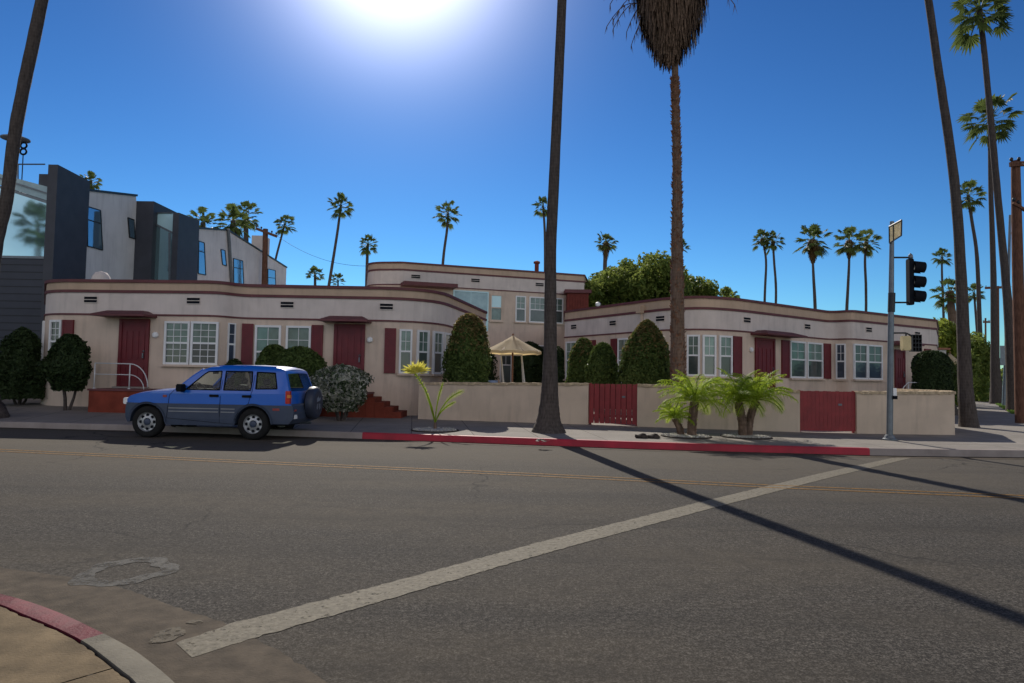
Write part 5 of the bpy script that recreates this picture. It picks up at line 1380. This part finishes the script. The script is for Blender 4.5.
def cglass(name, tint):
    m, nt, b, out = new_mat(name); tr = nt.nodes.new('ShaderNodeBsdfTransparent'); tr.inputs[0].default_value = (*tint, 1)
    gl = nt.nodes.new('ShaderNodeBsdfGlossy'); gl.inputs['Roughness'].default_value = .03; gl.inputs[0].default_value = (.9, .95, 1, 1)
    fr = nt.nodes.new('ShaderNodeFresnel'); fr.inputs[0].default_value = 1.5
    mx = nt.nodes.new('ShaderNodeMixShader'); mx.inputs[0].default_value = .03; nt.links.new(tr.outputs[0], mx.inputs[1]); nt.links.new(gl.outputs[0], mx.inputs[2])
    df = nt.nodes.new('ShaderNodeBsdfDiffuse'); df.inputs[0].default_value = (.75, .80, .76, 1)
    m2 = nt.nodes.new('ShaderNodeMixShader'); m2.inputs[0].default_value = .012; nt.links.new(mx.outputs[0], m2.inputs[1]); nt.links.new(df.outputs[0], m2.inputs[2])
    nt.links.new(m2.outputs[0], out.inputs[0]); return m
M['car_glass'] = cglass('car glass', (.86, .92, .88))
fw_, rw_ = G(148.5, 437.3), G(254, 439.8)
S = (rw_-fw_).length/2.41
dirc = (rw_-fw_).normalized(); rz = math.atan2(dirc.y, dirc.x)
car = bpy.data.objects.new('parked_car', None); C.objects.link(car); ORG[car.name] = V((0, 0, 0))
nrm_in = V((-dirc.y, dirc.x, 0))
car.location = fw_+nrm_in*.74*S; car.rotation_euler.z = rz; car.scale = (S, S, S)
tag(car, 'bright blue compact off-road car with grey cladding and covered spare wheel at the kerb', 'car')
HWB = .845
def hw(x, z):
    w = HWB-.025*max(0, min(1, (.45-z)/.2))
    if .62 < z < 1.05: w += .0
    if z > 1.02: w -= (z-1.02)*.34
    if z > 1.50: w -= ((z-1.50)/.12)**2*.05
    if x < -.2: w -= .14*((-.2-x)/.38)**2
    if x > 2.95: w -= .06*((x-2.95)/.3)**2
    return w
def arc(cx_, r_, z0_=.36, n=12): # from rear side to front side over the wheel
    a0 = math.asin((z0_-.35)/r_) if r_ else 0
    return [(cx_+r_*math.cos(a), .35+r_*math.sin(a)) for a in [a0+(math.pi-2*a0)*k/n for k in range(n+1)]]
outline = [(-.48, .33), (-.56, .42), (-.58, .60), (-.56, .76), (-.52, .86), (-.42, .92), (-.22, .975), (.15, 1.03), (.56, 1.06),
           (.68, 1.12), (.95, 1.36), (1.17, 1.53), (1.32, 1.585), (1.7, 1.615), (2.3, 1.62), (2.75, 1.60), (2.96, 1.57), (3.05, 1.50), (3.13, 1.25), (3.20, 1.02), (3.22, .80), (3.27, .76), (3.30, .62), (3.28, .46), (3.20, .36)]
bottom = arc(2.41, .405)+[(1.98, .30), (.43, .30)]+arc(0, .405)
loop = outline+bottom
wins = [[(.86, 1.085), (1.22, 1.43), (1.30, 1.485), (1.60, 1.50), (1.63, 1.085)], [(1.72, 1.085), (1.70, 1.50), (2.30, 1.50), (2.33, 1.30), (2.33, 1.085)],
        [(2.44, 1.12), (2.41, 1.49), (2.82, 1.48), (2.92, 1.13)]]
def side_mesh(polys, cuts_x=(), keep=None, d=0.0, outer_only=True):
    """triangulated side sheet on both flanks following hw()"""
    bm = new(); allv = [V((x, z, 0)) for p in polys for x, z in p]
    vs = [bm.verts.new((q.x, 0, q.y)) for q in allv]
    for t in tessellate_polygon([[V((x, z, 0)) for x, z in p] for p in polys]): bm.faces.new([vs[i] for i in t])
    for k in range(1, 42): bmesh.ops.bisect_plane(bm, geom=bm.verts[:]+bm.edges[:]+bm.faces[:], plane_co=(-.75+k*.1, 0, 0), plane_no=(1, 0, 0))
    for z in (.45, .6, .77, .95, 1.02, 1.2, 1.35, 1.5, 1.54, 1.58): bmesh.ops.bisect_plane(bm, geom=bm.verts[:]+bm.edges[:]+bm.faces[:], plane_co=(0, 0, z), plane_no=(0, 0, 1))
    if keep:
        bmesh.ops.delete(bm, geom=[f for f in bm.faces if not keep(f.calc_center_median())], context='FACES')
    bmesh.ops.recalc_face_normals(bm, faces=bm.faces)
    return bm
def finish_side(bm, d=0, sides=(-1, 1), thick=.03):
    out = new()
    for s in sides:
        m_ = {}
        for v in bm.verts: m_[v] = out.verts.new((v.co.x, s*(hw(v.co.x, v.co.z)+d), v.co.z))
        for f in bm.faces:
            nf = out.faces.new([m_[v] for v in f.verts]); nf.normal_update()
            if nf.normal.y*s < 0: nf.normal_flip()
    bm.free(); return out
HW1 = [list(reversed(w)) for w in wins]
in_front = lambda c: .45 < c.x < 1.655 and c.z > .44
in_rear = lambda c: 1.655 < c.x < 2.37 and c.z > .44
b_ = side_mesh([loop]+wins, keep=lambda c: c.z > .77)
body = link_mesh('body', finish_side(b_), 'car_blue', car, smooth=35)
b_ = side_mesh([loop]+wins, keep=lambda c: c.z <= .77)
link_mesh('lower_cladding', finish_side(b_, .012), 'cladding', car, smooth=35)
# window glass
for k, w in enumerate(wins):
    for s in (-1, 1):
        b_ = side_mesh([w]); g = finish_side(b_, -.012, (s,)); link_mesh('side_window', g, 'car_glass', car)
        bm = new(); n_ = len(w)
        for i in range(n_):
            p, q = w[i], w[(i+1) % n_]; tube(bm, [(p[0], s*(hw(*p)+.001), p[1]), (q[0], s*(hw(*q)+.001), q[1])], .014, 5)
        link_mesh('window_seal', bm, 'black', car)
# door seams, handles, stripes
def seam(pts, m='black', r_=.005, name='door_seam', off=.003, only=None):
    for s in (-1, 1):
        bm = new(); P = []
        for (a, b) in zip(pts, pts[1:]):
            for k in range(6): t_ = k/6; x, z = a[0]+(b[0]-a[0])*t_, a[1]+(b[1]-a[1])*t_; P.append((x, s*(hw(x, z)+off+(.012 if z < .77 else 0)), z))
        tube(bm, P, r_, 4); link_mesh(name, bm, m, car)
seam([(.60, 1.06), (.50, .95), (.46, .45), (1.66, .36), (1.66, 1.50)]); seam([(1.67, .36), (1.98, .34), (2.02, .50), (2.12, .68), (2.30, .80), (2.37, 1.08), (2.37, 1.50)])
for zq in (.60, .67): 
    for s in (-1, 1):
        for x0, x1 in ((.50, 1.63), (1.69, 2.0)):
            bm = new(); box(bm, ((x0+x1)/2, s*(hw(1, .6)+.016), zq), (x1-x0, .016, .022)); link_mesh('side_stripe', bm, 'clad_stripe', car)
for s in (-1, 1):
    for x in (1.52, 2.26):
        bm = new(); box(bm, (x, s*(hw(x, .955)+.012), .955), (.20, .035, .055)); bmesh.ops.bevel(bm, geom=list(bm.edges), offset=.012, segments=2); link_mesh('door_handle', bm, 'black', car)
    bm = new(); box(bm, (.40, s*(hw(.4, .93)+.006), .93), (.085, .016, .05)); link_mesh('side_marker', bm, 'rusty_red', car)
    bm = new(); box(bm, (2.93, s*(hw(2.93, .68)+.014), .68), (.15, .012, .05)); link_mesh('side_reflector', bm, 'rusty_red', car)
    # mirrors
    bm = new(); box(bm, (.80, s*.93, 1.12), (.12, .20, .17)); bmesh.ops.bevel(bm, geom=list(bm.edges), offset=.03, segments=2); box(bm, (.80, s*.82, 1.07), (.08, .1, .06)); link_mesh('door_mirror', bm, 'black', car, smooth=40)
    # wheel arch liners
    for cx_ in (0, 2.41):
        bm = new(); ar = [(cx_+.41*math.cos(a), .35+.41*math.sin(a)) for a in [math.pi*k/16 for k in range(17)]]
        r0 = [bm.verts.new((x, s*(hw(x, z)+.012), z)) for x, z in ar]; r1 = [bm.verts.new((x, s*.45, z)) for x, z in ar]; cc = [bm.verts.new((x, s*(hw(x, z)+.03), z)) for x, z in [(cx_+.45*math.cos(a), .35+.45*math.sin(a)) for a in [math.pi*k/16 for k in range(17)]]]
        for k in range(16): bm.faces.new((r0[k], r0[k+1], r1[k+1], r1[k])); bm.faces.new((r0[k], r0[k+1], cc[k+1], cc[k]))
        bm.faces.new(r1); link_mesh('wheel_arch', bm, 'cladding', car)
    # wheels
    for cx_ in (0, 2.41):
        bm = new(); y0 = s*.74
        lathe(bm, [(.21, -.10), (.27, -.115), (.325, -.10), (.348, -.07), (.350, 0), (.348, .07), (.325, .10), (.27, .115), (.215, .105), (.20, .05)], (cx_, y0, .35), (0, s, 0), 36)
        wh = link_mesh('wheel', bm, 'tyre', car, smooth=40)
        bm = new(); lathe(bm, [(.215, .10), (.205, .085), (.19, .06), (.17, .055), (.12, .075), (.085, .08), (.08, .04), (0, .04)], (cx_, y0, .35), (0, s, 0), 36)
        for k in range(8):
            a = 2*math.pi*k/8; lathe(bm, [(.036, 0), (0, .004)], (cx_+.150*math.cos(a), y0+s*.0715, .35+.150*math.sin(a)), (0, s, 0), 10, mi=1)
        rm = link_mesh('rim', bm, ['rim', 'black'], wh, smooth=40)
        bm = new(); lathe(bm, [(.075, .04), (.07, .09), (.045, .105), (0, .108)], (cx_, y0, .35), (0, s, 0), 16); link_mesh('hub_cap', bm, 'cladding', rm, smooth=40)
        bm = new(); box(bm, (cx_, s*.4, .36), (.09, .6, .09)); link_mesh('axle', bm, 'black', wh)
# top and end surfaces
def strip(name, prof, m, crown=.03, bulge=0, k=14, inset=0.0, parent=None, smooth=35, wscale=1):
    bm = new(); rows_ = []; P = []
    for a, b in zip(prof, prof[1:]):
        for j in range(4): P.append((a[0]+(b[0]-a[0])*j/4, a[1]+(b[1]-a[1])*j/4))
    P.append(prof[-1])
    for x, z in P:
        w = (hw(x, z)-inset)*wscale; rows_.append([bm.verts.new((x+bulge*(1-abs(t)**3), w*t, z+crown*(1-t*t))) for t in [2*i/k-1 for i in range(k+1)]])
    for a, b in zip(rows_, rows_[1:]):
        for i in range(k): bm.faces.new((a[i], b[i], b[i+1], a[i+1]))
    bmesh.ops.recalc_face_normals(bm, faces=bm.faces); return link_mesh(name, bm, m, parent or car, smooth=smooth)
strip('front_bumper', outline[0:4], 'cladding', 0, -.10); strip('front_panel', outline[3:5], 'car_blue', 0, -.10)
strip('hood', [(-.52, .86), (-.42, .92), (-.22, .975), (.15, 1.03), (.56, 1.06)], 'car_blue', .05, -.08)
strip('cowl', [(.56, 1.06), (.70, 1.14)], 'black', .05, -.03)
strip('windscreen', [(.70, 1.138), (.95, 1.36), (1.16, 1.522)], 'car_glass', .03, -.06, inset=.05)
strip('windscreen_header', [(1.13, 1.50), (1.17, 1.53), (1.32, 1.585)], 'car_blue', .03, -.06)
for s in (-1, 1):
    bm = new(); tube(bm, [(.64, s*(hw(.64, 1.09)-.03), 1.08), (.95, s*(hw(.95, 1.36)-.03), 1.36), (1.17, s*(hw(1.17, 1.53)-.03), 1.53)], .035, 6); link_mesh('pillar', bm, 'car_blue', car, smooth=True)
roof = strip('roof', [(1.32, 1.585), (1.7, 1.615), (2.3, 1.62), (2.75, 1.60), (2.96, 1.57), (3.03, 1.53)], 'car_blue', .035, 0)
for s in (-1, 1):
    bm = new(); tube(bm, [(1.5, s*.585, 1.618), (2.1, s*.588, 1.632), (2.8, s*.585, 1.61)], .012, 5); link_mesh('drip_rail', bm, 'car_blue', roof)
strip('tailgate_frame', [(3.03, 1.53), (3.05, 1.50), (3.065, 1.46)], 'car_blue', .02, .03)
strip('rear_window', [(3.065, 1.46), (3.13, 1.25), (3.185, 1.08)], 'car_glass', 0.0, .035, wscale=.90)
for s in (-1, 1):
    bm = new(); P = [(3.062, 1.47), (3.13, 1.25), (3.188, 1.07)]
    a = [bm.verts.new((x, s*hw(x, z), z)) for x, z in P]; b = [bm.verts.new((x+.008, s*(hw(x, z)*.88), z)) for x, z in P]
    for k in range(2): bm.faces.new((a[k], a[k+1], b[k+1], b[k]))
    link_mesh('rear_pillar', bm, 'car_blue', car)
tg = strip('tailgate', [(3.185, 1.08), (3.20, 1.02), (3.22, .80)], 'car_blue', 0, .035)
strip('rear_bumper', [(3.22, .80), (3.27, .76), (3.30, .62), (3.28, .46), (3.20, .36)], 'cladding', 0, .05)
for s in (-1, 1):
    bm = new(); box(bm, (3.175, s*(.80), .95), (.10, .085, .28)); bmesh.ops.bevel(bm, geom=list(bm.edges), offset=.015, segments=2); tl = link_mesh('tail_light', bm, 'tail_red', car, smooth=40)
    bm = new(); box(bm, (3.20, s*.805, .97), (.075, .086, .07)); link_mesh('indicator', bm, 'amber', tl)
    bm = new(); box(bm, (3.30, s*.66, .52), (.03, .14, .09)); link_mesh('reversing_light', bm, 'white', car)
    bm = new(); box(bm, (3.31, s*.70, .66), (.02, .10, .04)); link_mesh('rear_reflector', bm, 'rusty_red', car)
    bm = new(); box(bm, (-.57, s*.60, .80), (.10, .28, .14)); bmesh.ops.bevel(bm, geom=list(bm.edges), offset=.02, segments=2); link_mesh('headlight', bm, 'white', car, smooth=40)
bm = new(); box(bm, (-.66, 0, .80), (.05, .8, .10)); link_mesh('grille', bm, 'black', car)
# spare wheel with cover
sy, sz = .10, .80
bm = new(); lathe(bm, [(.10, -.10), (.33, -.10), (.365, -.06), (.372, 0), (.365, .07), (.33, .105), (.25, .115), (0, .12)], (3.42, sy, sz), (1, 0, 0), 40); sp = link_mesh('spare_wheel', bm, 'tyre', car, smooth=40)
bm = new(); lathe(bm, [(.375, -.06), (.382, 0), (.374, .075), (.335, .115), (.25, .126), (0, .131)], (3.42, sy, sz), (1, 0, 0), 40); M['cover'] = mat('navy spare wheel cover', (.028, .036, .06), .15, 4, .5, bmp=.05); cv = link_mesh('wheel_cover', bm, 'cover', sp, smooth=40)
bm = new()
for pts in ([(-.14, .10), (-.02, .17), (.05, .10), (.14, .15), (.12, .06), (-.02, .04), (-.12, .02)], [(-.12, -.02), (-.03, -.01), (-.02, -.10), (-.10, -.16), (-.14, -.10)], [(.01, -.01), (.11, -.02), (.13, -.12), (.05, -.16), (.03, -.08)]):
    P = [V((3.42+.133, sy+a, sz+b)) for a, b in pts]; f = bm.faces.new([bm.verts.new(p) for p in P])
bmesh.ops.solidify(bm, geom=bm.faces[:], thickness=.004); link_mesh('cover_emblem', bm, 'badge', cv)
# interior
bm = new(); box(bm, (1.25, 0, .62), (3.0, 1.2, .5)); box(bm, (1.4, 0, .40), (3.3, 1.0, .2)); box(bm, (1.35, 0, .60), (1.25, 1.60, .54)); link_mesh('floor_pan', bm, 'interior', car)
bm = new(); box(bm, (.72, 0, 1.0), (.35, 1.42, .16)); bmesh.ops.bevel(bm, geom=list(bm.edges), offset=.04, segments=2); link_mesh('dashboard', bm, 'interior', car)
for x, hh in ((1.40, .52), (2.25, .48)):
    for s in (-1, 1):
        bm = new(); box(bm, (x, s*.36, .92), (.5, .46, .14)); 
        st = link_mesh('seat', bm, 'interior', car)
        bm = new(); box(bm, (x+.20, s*.36, 1.03), (.12, .42, .30), X=(1, 0, -.2)); bmesh.ops.bevel(bm, geom=list(bm.edges), offset=.05, segments=3); link_mesh('seat_back', bm, 'interior', st, smooth=True)
        bm = new(); box(bm, (x+.25, s*.36, 1.27), (.08, .22, .14)); bmesh.ops.bevel(bm, geom=list(bm.edges), offset=.04, segments=3); link_mesh('headrest', bm, 'interior', st, smooth=True)
bm = new(); c_ = V((.98, -.36, 1.08)); ax = V((.8, 0, .6)); u_ = V((0, 1, 0)); w__ = ax.cross(u_).normalized()
tube(bm, [c_+(u_*math.cos(a)+w__*math.sin(a))*.18 for a in [2*math.pi*k/20 for k in range(21)]], .016, 6, cap=False); tube(bm, [c_-u_*.17, c_+u_*.17], .014, 5); tube(bm, [c_, c_-ax.normalized()*.25], .03, 6)
link_mesh('steering_wheel', bm, 'black', car)
bm = new(); box(bm, (1.12, 0, 1.47), (.03, .22, .07)); link_mesh('rear_view_mirror', bm, 'black', car)
bm = new(); tube(bm, [(2.9, .35, .33), (3.3, .35, .32)], .03, 8); link_mesh('exhaust_pipe', bm, 'grey_metal', car)

# far cars down the side street
def far_car(px, py, label, m, Y):
    p = D(px, py, Y); x, y = p.x, Y
    t = thing('parked_car', label, 'car', (x, y, 0), 'far cars on the side street')
    bm = new(); L, W_, = 4.4, 1.8; pr = [(-2.2, .3), (-2.25, .7), (-1.3, .9), (-.7, 1.4), (.9, 1.42), (1.7, .95), (2.2, .85), (2.2, .3)]
    a = [bm.verts.new((x+q*.8, y-.9, z)) for q, z in pr]; b = [bm.verts.new((x+q*.8, y+.9, z)) for q, z in pr]; n = len(pr)
    for k in range(n): bm.faces.new((a[k], a[(k+1) % n], b[(k+1) % n], b[k]))
    bm.faces.new(a); bm.faces.new(b[::-1]); bmesh.ops.recalc_face_normals(bm, faces=bm.faces); link_mesh('body', bm, m, t)
    for q in (-1.3, 1.2):
        bm = new(); lathe(bm, [(0, -.1), (.33, -.1), (.33, .1), (0, .1)], (x+q*.8, y-.85, .33), (0, 1, 0), 14); link_mesh('wheel', bm, 'tyre', t)
    bm = new(); quad(bm, (x-.9, y-.91, .95), (x+1.0, y-.91, .95), (x+.7, y-.91, 1.33), (x-.5, y-.91, 1.33)); link_mesh('side_window', bm, 'pane_blue', t)
far_car(990, 387, 'small far white car behind the side street palms', 'white_stucco', 88)
far_car(1003, 388, 'small far dark car between the far white one and the pale pole', 'charcoal', 96)

# buildings and palms across the street behind the camera, which the windows mirror
rf = thing('house', 'pale house across the street seen only mirrored in the windows', 'house', (-14, -22, 0), 'houses across the street')
bm = new(); box(bm, (-14, -26, 3), (18, 8, 6)); link_mesh('wall', bm, 'far_wall', rf)
bm = new(); box(bm, (-14, -26, 6.1), (18.6, 8.6, .3)); link_mesh('roof', bm, 'roof_tile', rf)
def bpalm(x, y, h, Rc, cr, label):
    t = thing('fan_palm', label, 'palm tree', (x, y, 0), 'palms across the street'); bm = new()
    tube(bm, [(x, y, 0), (x+.2, y, h*.5), (x, y, h)], [.35, .22, .16], 10); link_mesh('trunk', bm, 'trunk', t)
    c = bpy.data.objects.new('crown', CROWNS[cr]); C.objects.link(c); c.parent = t; c.location = (0, 0, h); c.scale = (Rc,)*3

for i, (x, y, h) in enumerate(((D(37, 222, 62.4).x, -8, D(37, 222, 62.4).z), (-6, -16, 15), (8, -17, 12), (22, -20, 16))):
    bpalm(x, y, h, 2.6, i, 'palm across the street, number %d from the left, seen only as a reflection' % (i+1) if False else ['leftmost mirrored palm across the street', 'second mirrored palm from the left across the street', 'third mirrored palm from the left across the street', 'rightmost mirrored palm across the street'][i])

# ------------------------------------------------------------------ light
SUN_EL, SUN_AZ = R(33.5), R(-10.4)     # azimuth from +Y towards +X
sd = V((math.sin(SUN_AZ)*math.cos(SUN_EL), math.cos(SUN_AZ)*math.cos(SUN_EL), math.sin(SUN_EL)))
l = bpy.data.lights.new('sun', 'SUN'); l.energy = 3.3; l.angle = R(.5); l.color = (1, .93, .82)
lo_ = bpy.data.objects.new('sun', l); C.objects.link(lo_); lo_.rotation_euler = (-sd).to_track_quat('-Z', 'Y').to_euler(); lo_.location = (0, 0, 60)
w = bpy.data.worlds.new('World'); bpy.context.scene.world = w; w.use_nodes = True
nt = w.node_tree; nt.nodes.clear()
out = nt.nodes.new('ShaderNodeOutputWorld'); bg = nt.nodes.new('ShaderNodeBackground'); nt.links.new(bg.outputs[0], out.inputs[0])
sky = nt.nodes.new('ShaderNodeTexSky'); sky.sky_type = 'NISHITA'; sky.sun_disc = False; sky.sun_elevation = SUN_EL; sky.sun_rotation = SUN_AZ
sky.air_density = 1.0; sky.dust_density = .05; sky.ozone_density = 1.5; sky.altitude = 0
hs = nt.nodes.new('ShaderNodeHueSaturation'); hs.inputs['Saturation'].default_value = 1.0; hs.inputs['Value'].default_value = 1
sk1 = nt.nodes.new('ShaderNodeVectorMath'); sk1.operation = 'SCALE'; sk1.inputs['Scale'].default_value = .1; nt.links.new(sky.outputs[0], sk1.inputs[0])
gm = nt.nodes.new('ShaderNodeGamma'); gm.inputs[1].default_value = SKYG; nt.links.new(sk1.outputs[0], gm.inputs[0])
tint = nt.nodes.new('ShaderNodeVectorMath'); tint.operation = 'MULTIPLY'; tint.inputs[1].default_value = SKYT; nt.links.new(gm.outputs[0], tint.inputs[0])
nt.links.new(tint.outputs[0], hs.inputs['Color'])
# forward scattering aureole round the sun
tc = nt.nodes.new('ShaderNodeTexCoord'); dp = nt.nodes.new('ShaderNodeVectorMath'); dp.operation = 'DOT_PRODUCT'; dp.inputs[1].default_value = sd
nt.links.new(tc.outputs['Generated'], dp.inputs[0])
def pw(e, k):
    mx_ = nt.nodes.new('ShaderNodeMath'); mx_.operation = 'MAXIMUM'; mx_.inputs[1].default_value = 0; nt.links.new(dp.outputs['Value'], mx_.inputs[0])
    p_ = nt.nodes.new('ShaderNodeMath'); p_.operation = 'POWER'; p_.inputs[1].default_value = e; nt.links.new(mx_.outputs[0], p_.inputs[0])
    q_ = nt.nodes.new('ShaderNodeMath'); q_.operation = 'MULTIPLY'; q_.inputs[1].default_value = k; nt.links.new(p_.outputs[0], q_.inputs[0]); return q_.outputs[0]
a1 = nt.nodes.new('ShaderNodeMath'); nt.links.new(pw(170, GLOW1), a1.inputs[0]); nt.links.new(pw(60, GLOW2), a1.inputs[1])
gc = nt.nodes.new('ShaderNodeVectorMath'); gc.operation = 'SCALE'; gc.inputs[0].default_value = (.88, .86, 1.0); nt.links.new(a1.outputs[0], gc.inputs['Scale'])
ad = nt.nodes.new('ShaderNodeVectorMath'); ad.operation = 'ADD'; nt.links.new(hs.outputs[0], ad.inputs[0]); nt.links.new(gc.outputs[0], ad.inputs[1])
# unseen warm cloud banks opposite the sun, added as fill for the shaded facades
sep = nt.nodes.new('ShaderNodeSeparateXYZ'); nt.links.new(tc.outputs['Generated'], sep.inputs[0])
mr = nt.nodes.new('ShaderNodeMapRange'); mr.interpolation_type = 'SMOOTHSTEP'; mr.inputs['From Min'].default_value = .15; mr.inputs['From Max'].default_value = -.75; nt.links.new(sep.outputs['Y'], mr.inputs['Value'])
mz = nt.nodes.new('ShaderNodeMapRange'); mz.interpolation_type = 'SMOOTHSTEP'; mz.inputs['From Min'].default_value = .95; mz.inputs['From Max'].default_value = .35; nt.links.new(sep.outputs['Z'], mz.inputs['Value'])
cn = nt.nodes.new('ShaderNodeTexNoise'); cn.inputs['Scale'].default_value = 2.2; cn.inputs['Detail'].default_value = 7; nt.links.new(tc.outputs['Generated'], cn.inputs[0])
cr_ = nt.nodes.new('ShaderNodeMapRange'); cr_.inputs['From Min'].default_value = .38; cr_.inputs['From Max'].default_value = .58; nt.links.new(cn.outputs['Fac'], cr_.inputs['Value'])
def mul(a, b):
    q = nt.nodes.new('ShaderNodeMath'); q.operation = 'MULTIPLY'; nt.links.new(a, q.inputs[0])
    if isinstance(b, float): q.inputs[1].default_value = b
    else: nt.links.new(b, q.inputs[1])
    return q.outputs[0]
cf = mul(mul(mul(mr.outputs[0], mz.outputs[0]), cr_.outputs[0]), FILL_CLOUD)
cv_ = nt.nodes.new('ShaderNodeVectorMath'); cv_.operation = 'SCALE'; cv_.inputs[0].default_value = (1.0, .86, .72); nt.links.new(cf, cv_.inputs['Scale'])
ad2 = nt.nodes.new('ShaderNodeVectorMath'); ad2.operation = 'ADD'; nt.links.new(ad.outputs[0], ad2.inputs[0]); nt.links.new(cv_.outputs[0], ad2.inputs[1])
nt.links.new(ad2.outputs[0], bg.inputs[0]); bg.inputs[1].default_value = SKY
sc = bpy.context.scene
sc.view_settings.view_transform = 'Standard'; sc.view_settings.look = 'None'; sc.view_settings.gamma = 1; sc.view_settings.use_curve_mapping = False
sc.view_settings.exposure = EXPO
sc.cycles.use_denoising = True; sc.cycles.max_bounces = 8; sc.cycles.transparent_max_bounces = 12
sc.cycles.sample_clamp_indirect = 8
